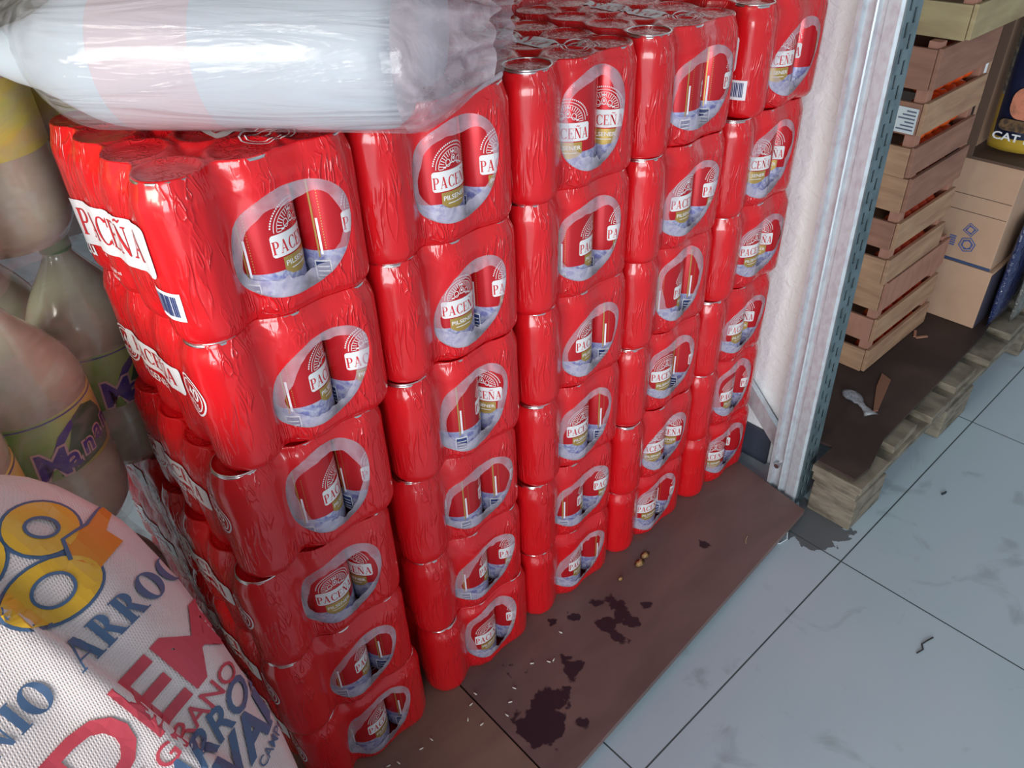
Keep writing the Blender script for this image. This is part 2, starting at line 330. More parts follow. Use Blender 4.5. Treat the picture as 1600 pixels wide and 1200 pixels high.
def make_film(W, hole, seed, side='B'):
    """red sleeve with an oval hole in its front end: 0 red film, 1 clear film, 2 white, 3 red print, 4 navy"""
    rnd = random.Random(seed); bm = bmesh.new(); nq = 252; H = W.H
    zs = [0, .0015, .004, .008, .014, .022, .031, .040, .050, .060, .070, .080, .090, .100, .108, .115, .120, .1245, .128, .1315, .1345, .1375, .140, .1418, .1430, H]
    qs = [W.per*k/nq for k in range(nq)]
    V = [[bm.verts.new(W.at(q, z)) for q in qs] for z in zs]
    # front rectangle patch kept free for the hole
    i0 = min(range(nq), key=lambda k: abs(qs[k]-(hole[0]-hole[2]-.011))); i1 = min(range(nq), key=lambda k: abs(qs[k]-(hole[0]+hole[2]+.011)))
    j0, j1 = (1, len(zs)-5)
    for j in range(len(zs)-1):
        for k in range(nq):
            if i0 <= k < i1 and j0 <= j < j1: continue
            k2 = (k+1) % nq; bm.faces.new((V[j][k], V[j][k2], V[j+1][k2], V[j+1][k]))
    bd = [(k, j0) for k in range(i0, i1)]+[(i1, j) for j in range(j0, j1)]+[(k, j1) for k in range(i1, i0, -1)]+[(i0, j) for j in range(j1, j0, -1)]
    cq, cz, a, b, tilt, egg = hole[:6]
    N = len(bd); rings = [[V[j][k] for k, j in bd]]
    fr = []
    ph = rnd.random()*6
    for k, j in bd:
        dx, dz = qs[k]-cq, zs[j]-cz; th = math.atan2(dz/b, dx/a); ct, st = math.cos(th), math.sin(th)
        rad = 1/((abs(ct)**2.3+abs(st)**2.3)**(1/2.3))*(1+egg*st*.12)
        eo = Vector((a*ct*rad, b*st*rad)); eo = Vector((eo.x+eo.y*tilt, eo.y-eo.x*tilt*.35))
        inn = .80+.06*math.sin(2*th+ph)+.025*math.sin(5*th+ph*2)+.05*noise.noise(Vector((ct*2.5, st*2.5, seed*1.7)))-.12*max(0, -st)**2*(1+.8*noise.noise(Vector((ct*6, 3, seed))))
        fr.append((Vector((qs[k], zs[j])), Vector((cq, cz))+eo, Vector((cq, cz))+eo*inn, th))
    def ringat(fn, off):
        r = []
        for e in fr:
            p = fn(e); z = min(H-.001, max(.0012, p.y)); r.append(bm.verts.new(W.at(p.x, z, off(e)))); 
        return r
    mi = []
    for t in (.3, .6, .85, 1.0): rings.append(ringat(lambda e, t=t: e[0].lerp(e[1], t), lambda e, t=t: .0012*math.sin(t*PI))); mi.append(0)
    for t in (.25, .5, .75, 1.0):
        rings.append(ringat(lambda e, t=t: e[1].lerp(e[2], t), lambda e, t=t: .0006+.0016*t*noise.noise(Vector((math.cos(e[3])*5, math.sin(e[3])*5, t*3+seed))) + .0008*t)); mi.append(1)
    for i, q in enumerate(mi):
        A, B = rings[i], rings[i+1]
        for k in range(N): bm.faces.new((A[k], A[(k+1) % N], B[(k+1) % N], B[k])).material_index = q
    # top and bottom sheets
    cx, cy = W.nx*W.p/2, W.ny*W.p/2
    prev = V[-1]; M_ = 34
    for t in range(1, M_+1):
        f = 1-t/(M_+.3); cur = []
        for k in range(nq):
            o = V[-1][k].co; x = cx+(o.x-cx)*f; y = cy+(o.y-cy)*f; cur.append(bm.verts.new((x, y, min(o.z, W.top(x, y)) if t > 0 else o.z)))
        for k in range(nq): bm.faces.new((prev[k], prev[(k+1) % nq], cur[(k+1) % nq], cur[k]))
        prev = cur
    bm.faces.new(prev)
    bm.faces.new(V[0][::-1])
    # print on the long left side (u = rearwards distance from front edge) and on the top
    qL = W.per-W.arc
    def left(off): return lambda x, y, z: W.at(qL-(-x), y, off) if False else W.at(qL+W.p/2-(W.Ly+W.p)+(W.Ly+W.p)-x*1.0-0, y, off)
    def lay(polys, mi, off, fn=None, step=.004):
        q = bmesh.new(); polys_bm(q, polys, mi); slice_map(q, fn or leftfn(off), step); merge(bm, q)
    # text coordinate x runs from the rear (0) to the front (L), perimeter coordinate increases the same way
    q_rear = 2*W.Lx+W.Ly+3*W.arc-W.p/2
    L = W.ny*W.p
    def leftfn(off): return lambda x, y, z: W.at(q_rear+x, y, off)
    def seal(cx_, cz_, r):
        lay(ring2(cx_, cz_, r, r, r*.09, r*.09, 0, 360, 30)+ring2(cx_, cz_, r*.8, r*.8, r*.07, r*.07, 0, 360, 26), 2, .0010)
        q = bmesh.new(); font_bm(q, '140', r*.62, cx_, cz_-r*.1, .02, mi=2); font_bm(q, 'AÑOS', r*.26, cx_, cz_-r*.52, .02, mi=2); slice_map(q, leftfn(.0012), .004); merge(bm, q)
    if side == 'C': pass
    elif side == 'A':
        lay([rrect(L/2-.003, .068, .205, .046, .006, shear=.165)], 2, .0012)
        t, _ = serif_text('PACEÑA', .027, 0, -.012, .10, .15, sx=1.22); lay([[(x+L/2-.003, y+.068+x*.165) for x, y in p] for p in t], 3, .0018)
        q = bmesh.new(); font_bm(q, '12u', .016, .030, .020, .03, mi=2); font_bm(q, 'Pilsener en lata 269 ml', .004, .085, .022, .01, mi=2); font_bm(q, 'bebida alcohólica', .004, .085, .015, .01, mi=2)
        slice_map(q, leftfn(.0012), .004); merge(bm, q)
        lay([R4(L-.045, .026, L-.010, .052)], 2, .0007); lay([R4(L-.042+k*.0022, .030, L-.0410+k*.0022+(.0006 if k % 3 else 0), .049) for k in range(13)], 4, .0011)
    else:
        lay([rrect(L*.46, .075, .140, .030, .005, shear=.10)], 2, .0011)
        t, _ = serif_text('PACEÑA', .018, 0, -.008, .10, .15, sx=1.25); lay([[(x+L*.46, y+.075+x*.10) for x, y in p] for p in t], 3, .0017)
        q = bmesh.new(); font_bm(q, 'PILSENER', .009, L*.42, .046, .02, sx=1.2, mi=2); slice_map(q, leftfn(.0012), .004); merge(bm, q)
        seal(.040, .062, .022); seal(L-.040, .085, .022)
    def topfn(off): return lambda x, y, z: Vector((x, y, W.top(x, y)+off))
    tp = [rrect(0, 0, .13, .028, .005)]
    lay([[(cx+.012-y, cy+.01+x*1.0) for x, y in p] for p in tp], 2, .0008, topfn(.0008), .005)
    t, _ = serif_text('PACEÑA', .018, 0, -.009, .10, .15, sx=1.15); lay([[(cx+.012-y, cy+.01+x) for x, y in p] for p in t], 3, .0015, topfn(.0014), .005)
    lay([[(.128+x, .05+y) for x, y in p] for p in ring2(0, 0, .024, .024, .0014, .0014)+ring2(0, 0, .019, .019, .0010, .0010)], 2, .0008, topfn(.0009), .005)
    q = bmesh.new(); font_bm(q, '140', .013, .128, .047, .02, mi=2); slice_map(q, topfn(.001), .005); merge(bm, q)
    return me_of('film', bm, [RED, CLEAR, WHITEP, REDP, NAVYP])
P_, HP = .0635, .1442
HOLES = [(.079, .066, .054, .049, .24, .2), (.073, .066, .048, .056, .22, .2), (.080, .067, .044, .050, .32, -.3), (.074, .069, .050, .052, .14, .7), (.074, .070, .046, .057, .05, .9), (.078, .065, .047, .048, .42, .2)]
films = {}
def film(i, side):
    if (i, side) not in films: films[i, side] = make_film(Wrap(3, 4, P_, HP, seed=i), HOLES[i], i+1, side)
    return films[i, side]
GRP = 'red shrink-wrapped can packs in the front stacks'
GRB = 'red can packs of the second row behind the front stacks'
def pack(x, y, z, i, side, label, group, rz=0, turns=None, rims=(0,)):
    t = empty('beer_can_pack', (x, y, z), rz); tag(t, label, 'can pack', group)
    link('film', film(i, side), t)
    if turns is not None:
        for k in range(3):
            c = link('can', can_me, t, ((k+.5)*P_, P_/2+.0005, .0006)); c.rotation_euler = (0, 0, turns[k])
            if k in rims: link('rim', rim_me, c, (0, 0, -.0006))
    return t
X0 = [0, .217, .4194, .6145, .8111]; Y0 = [0, .0047, .0066, .0018, 0]; LEAN = [.030, .0055, .0018, -.0057, .0076]
RES = [[-3.5, -10.9, 3.7, 13.9, 8.4, -7.7], [0, -2.9, 1.7, 6.8, 4.6, -1.1], [1.3, 1.3, -5.3, -1.6, 4.8, 3.8], [-6.8, 5.6, 1.8, 4.6, 1.4, 2.2], [-11.5, 5.8, .6, 9.3, 3.3, -1.8]]
WID = [[142, 124, 111, 101, 92, 85], [113, 103, 93, 85, 78, 72], [99, 90, 82, 75, 70, 65], [90, 82, 75, 70, 65, 61], [82, 75, 70, 65, 61, 57]]
SN = ['leftmost stack', 'second stack from the left', 'middle stack', 'fourth stack from the left', 'rightmost stack']
TN = ['topmost pack of the %s', 'second pack from the top of the %s', 'third pack from the top of the %s', 'third pack from the bottom of the %s', 'second pack from the bottom of the %s', 'bottom pack of the %s, on the board']
# which way the cans behind each hole are turned (middle can, right can)
TURN = [[(.55, .75), (.75, .1), (.75, .3), (.0, 1.9), (.8, .75), (.45, .85)],
        [(.15, .1), (.0, .25), (1.1, 2.0), (1.2, .9), (.8, .1), (.1, .1)],
        [(-.85, -.95), (.5, .2), (.3, .9), (.0, .9), (.8, .15), (.35, 1.2)],
        [(1.1, .6), (.0, .15), (.6, .8), (-.15, .5), (-.45, 2.1), (-.2, .4)],
        [(-.7, 1.5), (-.7, 1.8), (-.15, 1.9), (.0, 1.8), (.1, .1), (-.6, 1.5)]]
PX = [0]*6
for c in range(5):
    for j in range(6):
        tier = 5-j
        dx = -RES[c][j]/(WID[c][j]/.066)/.85
        x = X0[c]+LEAN[c]*(tier+.6)/6+dx*.9
        if c == 4: x = min(x, .834)
        if c: x = max(x, PX[j]+.1925)
        PX[j] = x
        y = Y0[c]+[0, .002, -.001, .001, .0, -.002][(j*2+c) % 6]
        tu = TURN[c][j]
        lab = 'red shrink-wrapped can pack, '+TN[j] % SN[c]
        pack(x, y, tier*HP, (c*2+j*5+(1 if c == 1 else 0)) % 6, 'A' if j == 0 and c in (0, 4) else 'C' if c else 'B', lab, GRP, 0, (1.5, tu[0], tu[1]), () if c == 0 and j == 0 else (0,))
for c in range(5):
    n = 3 if c == 0 else 6
    for j in range(n):
        lab = ('red shrink-wrapped can pack behind the leftmost stack, %s' % ('lowest of three', 'middle one of three', 'top one of three')[j]) if c == 0 else 'red can pack in the second row, behind the front stacks'
        pack((X0[c] if c else .006)+.004, .268, j*HP, (c+j) % 6, 'B', lab, GRB)

# ---------------------------------------------------------------- setting: floor, wall, board
def floor_material():
    M = mat('floor_tile', (.33, .41, .46), .32, spec=.5); n = M.node_tree.nodes; l = M.node_tree.links; b = n['Principled BSDF']
    tc = n['Texture Coordinate']; sep = n.new('ShaderNodeSeparateXYZ'); l.new(tc.outputs['Object'], sep.inputs[0])
    def mth(op, a, bb=None, cc=None):
        q = n.new('ShaderNodeMath'); q.operation = op
        for i, v in enumerate((a, bb, cc)):
            if v is None: continue
            if hasattr(v, 'is_linked'): l.new(v, q.inputs[i])
            else: q.inputs[i].default_value = v
        return q.outputs[0]
    ts = .5555
    gx = mth('PINGPONG', mth('SUBTRACT', sep.outputs[0], .909), ts/2); gy = mth('PINGPONG', mth('ADD', sep.outputs[1], .2655), ts/2)
    g = mth('MINIMUM', gx, gy); line = mth('LESS_THAN', g, .0013)
    t = n.new('ShaderNodeTexNoise'); t.inputs['Scale'].default_value = 3.5; t.inputs['Detail'].default_value = 6; l.new(tc.outputs['Object'], t.inputs['Vector'])
    r = n.new('ShaderNodeValToRGB'); e = r.color_ramp.elements; e[0].position = .35; e[0].color = (.42, .535, .60, 1); e[1].position = .7; e[1].color = (.47, .555, .63, 1); l.new(t.outputs[0], r.inputs[0])
    t2 = n.new('ShaderNodeTexNoise'); t2.inputs['Scale'].default_value = 9; t2.inputs['Detail'].default_value = 9; t2.inputs['Distortion'].default_value = 1.5; l.new(tc.outputs['Object'], t2.inputs['Vector'])
    d = mth('MULTIPLY', mth('SUBTRACT', t2.outputs[0], .60), 2.2); d = mth('MAXIMUM', mth('MINIMUM', d, .25), 0)
    # grime by the foot of the upright
    vd = n.new('ShaderNodeVectorMath'); vd.operation = 'DISTANCE'; l.new(tc.outputs['Object'], vd.inputs[0]); vd.inputs[1].default_value = (.955, -.185, 0)
    gr = mth('LESS_THAN', mth('ADD', vd.outputs['Value'], mth('MULTIPLY', mth('SUBTRACT', t2.outputs[0], .5), .16)), .062)
    gsum = mth('MINIMUM', mth('ADD', d, mth('MULTIPLY', gr, .8)), 1)
    m1 = n.new('ShaderNodeMix'); m1.data_type = 'RGBA'; l.new(gsum, m1.inputs[0]); l.new(r.outputs[0], m1.inputs[6]); m1.inputs[7].default_value = (.05, .045, .045, 1)
    m2 = n.new('ShaderNodeMix'); m2.data_type = 'RGBA'; l.new(line, m2.inputs[0]); l.new(m1.outputs[2], m2.inputs[6]); m2.inputs[7].default_value = (.06, .08, .09, 1)
    l.new(m2.outputs[2], b.inputs['Base Color']); return M
FZ = -.022
bm = bmesh.new(); box(bm, -3, 4, -3.5, 2.2, FZ-.05, FZ); tag(obj('floor', bm, floor_material()), kind='structure')
bm = bmesh.new(); box(bm, 1.042, 1.105, -.035, 2.2, FZ, 2.6, .004); o = obj('wall_right', bm, WALL); tag(o, kind='structure')
bm = bmesh.new(); box(bm, 1.034, 1.0418, -.030, 2.0, FZ, .055, .002); tag(obj('gap_shade_strip_right', bm, mat('gap_shade_dark', (.05, .06, .09), .5)), kind='structure')  # dark strip added for the shadowed gap under the white wall
bm = bmesh.new(); box(bm, -3, 4, 2.2, 2.3, FZ, 2.6); tag(obj('wall_back', bm, mat('shaded_plaster', (.10, .085, .085), .9)), kind='structure')  # shadow over the piled stuff at the back put into the wall's colour
bm = bmesh.new(); box(bm, -2.2, 4, -1.9, 2.3, 2.62, 2.7); tag(obj('ceiling', bm, mat('ceiling_paint', (.30, .29, .28), .9)), kind='structure')

def board_material(name, c1, c2, stains):
    M = mat(name, c1, .42, var=((5, 14, 5), c2, .35, .72), spec=.4); n = M.node_tree.nodes; l = M.node_tree.links; b = n['Principled BSDF']
    tc = n['Texture Coordinate']; t = n.new('ShaderNodeTexNoise'); t.inputs['Scale'].default_value = 38; t.inputs['Detail'].default_value = 5; l.new(tc.outputs['Object'], t.inputs['Vector'])
    last = None
    for x, y, r in stains:
        vd = n.new('ShaderNodeVectorMath'); vd.operation = 'DISTANCE'; l.new(tc.outputs['Object'], vd.inputs[0]); vd.inputs[1].default_value = (x, y, 0)
        dv = n.new('ShaderNodeMath'); dv.operation = 'SUBTRACT'; l.new(vd.outputs['Value'], dv.inputs[0]); dv.inputs[1].default_value = r
        if last is None: last = dv.outputs[0]
        else:
            q = n.new('ShaderNodeMath'); q.operation = 'MINIMUM'; l.new(last, q.inputs[0]); l.new(dv.outputs[0], q.inputs[1]); last = q.outputs[0]
    if last is not None:
        k = n.new('ShaderNodeMath'); k.operation = 'MULTIPLY_ADD'; l.new(t.outputs[0], k.inputs[0]); k.inputs[1].default_value = .075; l.new(last, k.inputs[2])
        g = n.new('ShaderNodeMapRange'); l.new(k.outputs[0], g.inputs[0]); g.inputs[1].default_value = .0345; g.inputs[2].default_value = .0385; g.inputs[3].default_value = 1; g.inputs[4].default_value = 0
        src = b.inputs['Base Color'].links[0].from_socket; mx = n.new('ShaderNodeMix'); mx.data_type = 'RGBA'; l.new(g.outputs[0], mx.inputs[0]); l.new(src, mx.inputs[6]); mx.inputs[7].default_value = (.028, .016, .024, 1); l.new(mx.outputs[2], b.inputs['Base Color'])
    return M
ST = [(.300, -.125, .034), (.325, -.105, .024), (.345, -.115, .018), (.367, -.112, .006), (.395, -.092, .016), (.385, -.105, .010), (.503, -.082, .017), (.530, -.071, .016), (.523, -.104, .014), (.491, -.105, .012), (.472, -.024, .009), (.513, -.036, .008), (.569, -.097, .009), (.336, -.020, .005), (.319, -.037, .007), (.341, -.046, .004), (.343, -.158, .008), (.410, -.075, .006), (.752, -.082, .004), (.545, -.045, .006), (.43, -.012, .006)]
def prism(bm, pts, z0, z1, bev=0):
    lo = [bm.verts.new((x, y, z0)) for x, y in pts]; hi = [bm.verts.new((x, y, z1)) for x, y in pts]; n = len(pts)
    bm.faces.new(hi); bm.faces.new(lo[::-1])
    for i in range(n): bm.faces.new((lo[i], lo[(i+1) % n], hi[(i+1) % n], hi[i]))
bm = bmesh.new(); prism(bm, [(.253, -.208), (.955, -.162), (.982, 0), (.984, .03), (1.03, .04), (1.03, .60), (.262, .60)], -.0125, -.0005)
o = obj('plywood_board', bm, board_material('stained_plywood', (.20, .125, .112), (.135, .085, .078), ST)); tag(o, 'dark brown plywood board with black wet stains under the red packs', 'board')
bm = bmesh.new(); prism(bm, [(-.030, -.231), (.250, -.213), (.259, .60), (-.030, .60)], -.0125, -.0005)
o = obj('plywood_board', bm, board_material('plain_plywood', (.25, .16, .12), (.17, .105, .085), [])); tag(o, 'lighter brown plywood board under the leftmost red stack', 'board')
# low steel frame of the rack carrying the boards
FR = mat('blue_grey_steel', (.20, .26, .30), .45, .6)
bm = bmesh.new(); box(bm, -.03, .95, -.150, -.115, FZ, -.0128, .001); box(bm, -.03, 1.03, .50, .54, FZ, -.0128, .001); box(bm, .90, .955, -.115, .5, FZ, -.0128, .001); box(bm, -.03, .02, -.115, .5, FZ, -.0128, .001)
o = obj('rack_base_frame', bm, FR); tag(o, 'low blue grey steel frame lying on the tiles beneath the plywood boards', 'frame')

# ---------------------------------------------------------------- rack upright
up = empty('rack_upright', (.983, -.106, FZ)); up.rotation_euler = (-.019, 0, 0); tag(up, 'galvanised steel rack upright with rows of slots beside the wooden crates', 'rack post')
def sweep_profile(bm, pts, z0, z1, th):
    n = len(pts); nor = []
    for i in range(n):
        a = Vector(pts[max(0, i-1)]); b = Vector(pts[min(n-1, i+1)]); d = (b-a).normalized(); nor.append(Vector((-d.y, d.x)))
    for i in range(n-1):
        a, b = Vector(pts[i]), Vector(pts[i+1]); na, nb = nor[i]*th, nor[i+1]*th
        q = [a, b, b+nb, a+na]; lo = [bm.verts.new((p.x, p.y, z0)) for p in q]; hi = [bm.verts.new((p.x, p.y, z1)) for p in q]
        bm.faces.new(lo[::-1]); bm.faces.new(hi)
        for k in range(4): bm.faces.new((lo[k], lo[(k+1) % 4], hi[(k+1) % 4], hi[k]))
bm = bmesh.new()
sweep_profile(bm, [(.012, .038), (-.006, .038), (-.009, .0365), (-.009, .030), (-.001, .027), (-.001, .016), (-.010, .012), (-.0115, .010), (-.010, .008), (-.004, .005), (-.004, -.001), (-.009, -.004), (-.009, -.021), (-.005, -.0255)], 0, 2.0, .0022)
obj('ribbed_web', bm, GALV, up)
bm = bmesh.new()
# slotted flange facing the aisle
fx0, fx1, fy = -.006, .041, -.0255
cols = [(0, .009), (.018, .026), (.035, .047)]
for a, b in cols: box(bm, fx0+a, fx0+b, fy-.0022, fy, 0, 2.0)
for (a, b), ph in (((.009, .018), 0), ((.026, .035), .016)):
    z = ph-.032
    while z < 2.0:
        box(bm, fx0+a, fx0+b, fy-.0022, fy, max(0, z), min(2.0, z+.014)); z += .033
box(bm, fx1-.0022, fx1, fy, fy+.016, 0, 2.0)
obj('slotted_flange', bm, GALVD, up)
bm = bmesh.new()
M = Matrix.Translation((-.003, .020, .075)) @ Matrix.Rotation(-PI/2, 4, 'Y')
lathe(bm, [(0, -.004), (.0025, -.004), (.0025, .010), (.0055, .010), (.0055, .014), (0, .014)], 6, M=M); obj('bolt', bm, STEEL, up)
# plain return plate behind the slots
bm = bmesh.new()
a = Vector((1.022, -.072, .018)); b = Vector((1.022, .30, .385)); d = (b-a).normalized(); n_ = Vector((0, -d.z, d.y))
def plate(bm, a, b, wv, tv):
    q = [a, a+wv, a+wv+tv, a+tv]; r = [p+(b-a) for p in q]; A = [bm.verts.new(p) for p in q]; B = [bm.verts.new(p) for p in r]
    bm.faces.new(A[::-1]); bm.faces.new(B)
    for k in range(4): bm.faces.new((A[k], A[(k+1) % 4], B[(k+1) % 4], B[k]))
plate(bm, a, b, n_*.030, Vector((.002, 0, 0))); plate(bm, a+n_*.030, b+n_*.030, n_*.002, Vector((.012, 0, 0)))
o = obj('rack_brace', bm, GALV); tag(o, 'galvanised diagonal brace between the white wall and the rightmost stack', 'brace')
# unseen rack shelf added to shade the stack tops: wooden deck, steel beam
sh = empty('added_shade_shelf', (.0, .28, 1.20)); tag(sh, 'unseen wooden rack shelf added above the red stacks to shade them', 'shelf')
bm = bmesh.new(); box(bm, -.5, .96, -.26, .75, 0, .02); obj('deck', bm, WOOD, sh)
bm = bmesh.new(); box(bm, -.5, .96, -.30, -.26, -.05, .02, .002); obj('beam', bm, GALV, sh)

# ---------------------------------------------------------------- pallet with sheet
pl = empty('wooden_pallet', (.985, -.238, FZ)); tag(pl, 'weathered wooden pallet on the tiles under the crates and boxes', 'pallet')
PT = .112
SHEETZ = FZ+PT+.006
def wob(bm, amp=.0012):
    for v in bm.verts: v.co += Vector((noise.noise(v.co*9), noise.noise(v.co*9+Vector((5, 0, 0))), noise.noise(v.co*7+Vector((0, 9, 0)))))*amp*2
blocks = [(.0, .115), (.37, .135), (.80, .14), (1.22, .14)]
for x, wd in blocks:
    for y in (0, .42, .85):
        if x == 0 and y: continue
        bm = bmesh.new(); box(bm, x, x+wd, y, y+.085, .0, .072, .003); wob(bm); obj('block', bm, PALW, pl)
for y in (0, .42, .85):
    bm = bmesh.new(); box(bm, .0 if y == 0 else .13, 1.45, y+.004, y+.09, .072, .090, .002); wob(bm); obj('stringer_board', bm, PALW, pl)
xs = [(.0, .105), (.150, .095), (.285, .085), (.415, .10), (.56, .095), (.70, .10), (.85, .10), (1.00, .095), (1.15, .10), (1.31, .1)]
for k, (x, wd) in enumerate(xs):
    bm = bmesh.new(); box(bm, x, x+wd, [-.002, .012, .0, .01, .0, .008,   .0, .012, 0, .01, 0][k], .95 if k else .094, .0895, PT-.006, .0015); wob(bm, .0008); obj('deck_board', bm, PALW, pl)
bm = bmesh.new()
pts = [(.988, -.150), (.988, -.222), (1.035, -.226), (1.13, -.205), (1.38, -.198), (1.62, -.19), (1.78, -.17), (1.80, -.08), (1.80, .6), (1.112, .6), (1.112, -.045), (1.040, -.045), (1.040, -.150)]
prism(bm, pts, SHEETZ-.0055, SHEETZ)
o = obj('hardboard_sheet', bm, mat('dark_hardboard', (.045, .030, .028), .6, var=((7, 7, 7), (.09, .062, .052), .45, .8), spec=.3)); tag(o, 'dark dirty brown hardboard sheet laid over the pallet', 'board')
TZ = SHEETZ+.0004
# ---------------------------------------------------------------- crates of orange fruit
ORNG = mat('orange_fruit_skin', (.85, .13, .02), .35, var=((30, 30, 30), (.75, .06, .015), .4, .7))
def crate(x, y, z, wd, dp, h, mats, label, skew=0):
    c = empty('wooden_crate', (x, y, z), skew); tag(c, label, 'crate', 'wooden fruit crates stacked on the pallet')
    th = .007; sl = h/3
    for cx_, cy_ in ((th, th), (wd-th-.02, th), (th, dp-th-.02), (wd-th-.02, dp-th-.02)):
        bm = bmesh.new(); box(bm, cx_, cx_+.02, cy_, cy_+.02, .001, h-.001, .001); obj('corner_post', bm, WOODP, c)
    for k in range(3):
        z0 = k*sl+.001; z1 = z0+sl-(.021 if k < 2 else .010)
        if k == 0: z0 += .001
        mA = mats[k % len(mats)]
        for s in range(2):
            yy = 0 if s == 0 else dp-th
            bm = bmesh.new(); box(bm, .001, wd, yy, yy+th, z0, z1, .001); wob(bm, .0006); obj('front_slat' if s == 0 else 'rear_slat', bm, mA, c)
            xx = 0 if s == 0 else wd-th
            bm = bmesh.new(); box(bm, xx-.001, xx+th-.001, th+.001, dp-th, z0-.002, z1-.002, .001); wob(bm, .0006); obj('side_slat', bm, mats[(k+1) % len(mats)], c)
    bm = bmesh.new(); box(bm, th, wd-th, th, dp-th, .002, .007); obj('base', bm, WOOD, c)
    return c
cr = [(1.300, -.074, WOOD, 'bottom crate of the stack, its lowest slat on the dark sheet', (WOOD, WOOD, WOODP)),
      (1.266, -.078, WOOD, 'second crate from the bottom of the stack, slats warm brown', (WOOD, WOOD, WOODR)),
      (1.236, -.080, WOODR, 'third from the bottom, paper label on its left side', (WOODR, WOOD, WOODR)),
      (1.262, -.105, WOODY, 'pale yellowish crate on top of the crate stack', (WOODY, WOODY, WOODY))]
HC = .2215; DC = .40; WCS = (.280, .238, .242, .33)
crates = []
for i, (x, y, _, lab, ms) in enumerate(cr):
    WC = WCS[i]; crates.append(crate(x, y, TZ+i*(HC+.0006), WC, DC, HC, ms, 'wooden fruit crate, '+lab))
    rr = random.Random(i)
    if i < 3:
        n_f = 0
        for layer in range(5):
            for k in range(5):
                for r_ in range(1):
                    fx = x+.052+k*(WCS[i]-.104)/4+rr.uniform(-.002, .002); fy = y+.031+r_*.044+rr.uniform(-.002, .002); fz = TZ+i*(HC+.0006)+.0275+layer*.0385
                    pass
                    if n_f == 0 and i == 0:
                        bm = bmesh.new(); lathe(bm, [(0, -.019), (.010, -.0185), (.018, -.012), (.022, 0), (.0195, .011), (.012, .0175), (.004, .0185), (0, .0165)], 18); fruit = me_of('orange_tomato', bm, ORNG)
                    o = link('orange_tomato', fruit, None, (fx, fy, fz)); o.rotation_euler = (rr.uniform(-.5, .5), rr.uniform(-.5, .5), rr.uniform(0, 6)); sc = rr.uniform(.84, .93) if i else rr.uniform(.88, .96); o.scale = (sc, sc, sc)
                    tag(o, 'round orange tomato inside the %s, seen between slats' % ('bottom crate', 'second crate', 'third crate from the bottom')[i], 'tomato', 'orange tomatoes in the %s' % ('bottom crate', 'second crate', 'third crate')[i]); n_f += 1
# paper label on third crate
bm = bmesh.new(); box(bm, -.0032, -.0024, .010, .044, .076, .118, 0, 0)
for k in range(6): box(bm, -.0036, -.0031, .013, .041-(k % 3)*.006, .081+k*.006, .0835+k*.006, 0, 1)
obj('paper_label', bm, [mat('label_paper', (.62, .68, .70), .6), mat('label_ink', (.12, .14, .2), .6)], crates[2])

# ---------------------------------------------------------------- cardboard boxes and cat food bag
INK = mat('blue_ink', (.08, .12, .32), .6)
def cbox(x0, x1, y0, y1, z0, z1, label):
    t = empty('cardboard_box', (x0, y0, z0)); tag(t, label, 'box', 'cardboard boxes on the pallet')
    bm = bmesh.new(); box(bm, 0, x1-x0, 0, y1-y0, 0, z1-z0, .002); obj('carton', bm, CARD, t); return t
BX, BY0, BY1 = 1.628, -.163, .30
b1 = cbox(BX, BX+.36, BY0, BY1, TZ, .236, 'plain brown cardboard box standing on the dark sheet, under another box')
bm = bmesh.new(); box(bm, .0, .3, -.0015, -.0005, .004, .134, 0); obj('dark_side_sheet', bm, mat('dark_carton_sheet', (.05, .045, .07), .6), b1)  # thin dark sheet over the lower box's aisle side
b2 = cbox(BX+.002, BX+.36, BY0+.008, BY1, .2375, .462, 'brown cardboard box with blue printed symbols under the cat food bag')
bm = bmesh.new(); box(bm, -.0012, -.0002, .0, .14, .0, .006, 0); obj('tape', bm, mat('blue_tape', (.04, .07, .16), .5), b2)
bm = bmesh.new()
def onface(polys, cy_, cz_, mi=0):
    for p in polys:
        bm.faces.new([bm.verts.new((-.0012, cy_-a, cz_+b)) for a, b in p]).material_index = mi
for cy_, cz_, r, kk in ((.062, .078, .016, 4), (.060, .044, .018, 6)):
    for q in range(kk):
        a0 = 2*PI*q/kk+.3; a1 = 2*PI*(q+1)/kk+.3
        onface([[(r*math.cos(a0), r*math.sin(a0)), (r*math.cos(a1), r*math.sin(a1)), (r*.86*math.cos(a1), r*.86*math.sin(a1)), (r*.86*math.cos(a0), r*.86*math.sin(a0))]], cy_, cz_)
        onface([[(r*.7*math.cos(a0), r*.7*math.sin(a0)), (r*.7*math.cos(a1), r*.7*math.sin(a1)), (r*.5*math.cos(a1+.2), r*.5*math.sin(a1+.2)), (r*.55*math.cos(a0), r*.55*math.sin(a0))]], cy_, cz_)
onface([R4(-.007, -.010+k*.005, .007, -.007+k*.005) for k in range(5)], .092, .044)
obj('printed_symbols', bm, INK, b2)
for nm, zz in (('flap_seam', .150), ('flap_crease', .115)):
    bm = bmesh.new(); box(bm, -.0008, -.0001, .002, .17, zz, zz+.0012); obj(nm, bm, CARDD, b2)
# dark tray top
tr = empty('cardboard_tray', (BX-.004, BY0+.004, .4635)); tag(tr, 'brown cardboard tray holding the cat food bag on top of the printed box', 'tray')
bm = bmesh.new(); box(bm, 0, .37, 0, .46, 0, .006, .001); obj('base', bm, CARDD, tr)
bm = bmesh.new(); box(bm, 0, .37, .125, .131, .006, .60, .001); obj('back_panel', bm, CARD, tr)
bm = bmesh.new(); box(bm, -.001, .004, .108, .1249, .006, .60, .001); obj('edge_panel', bm, CARDD, tr)
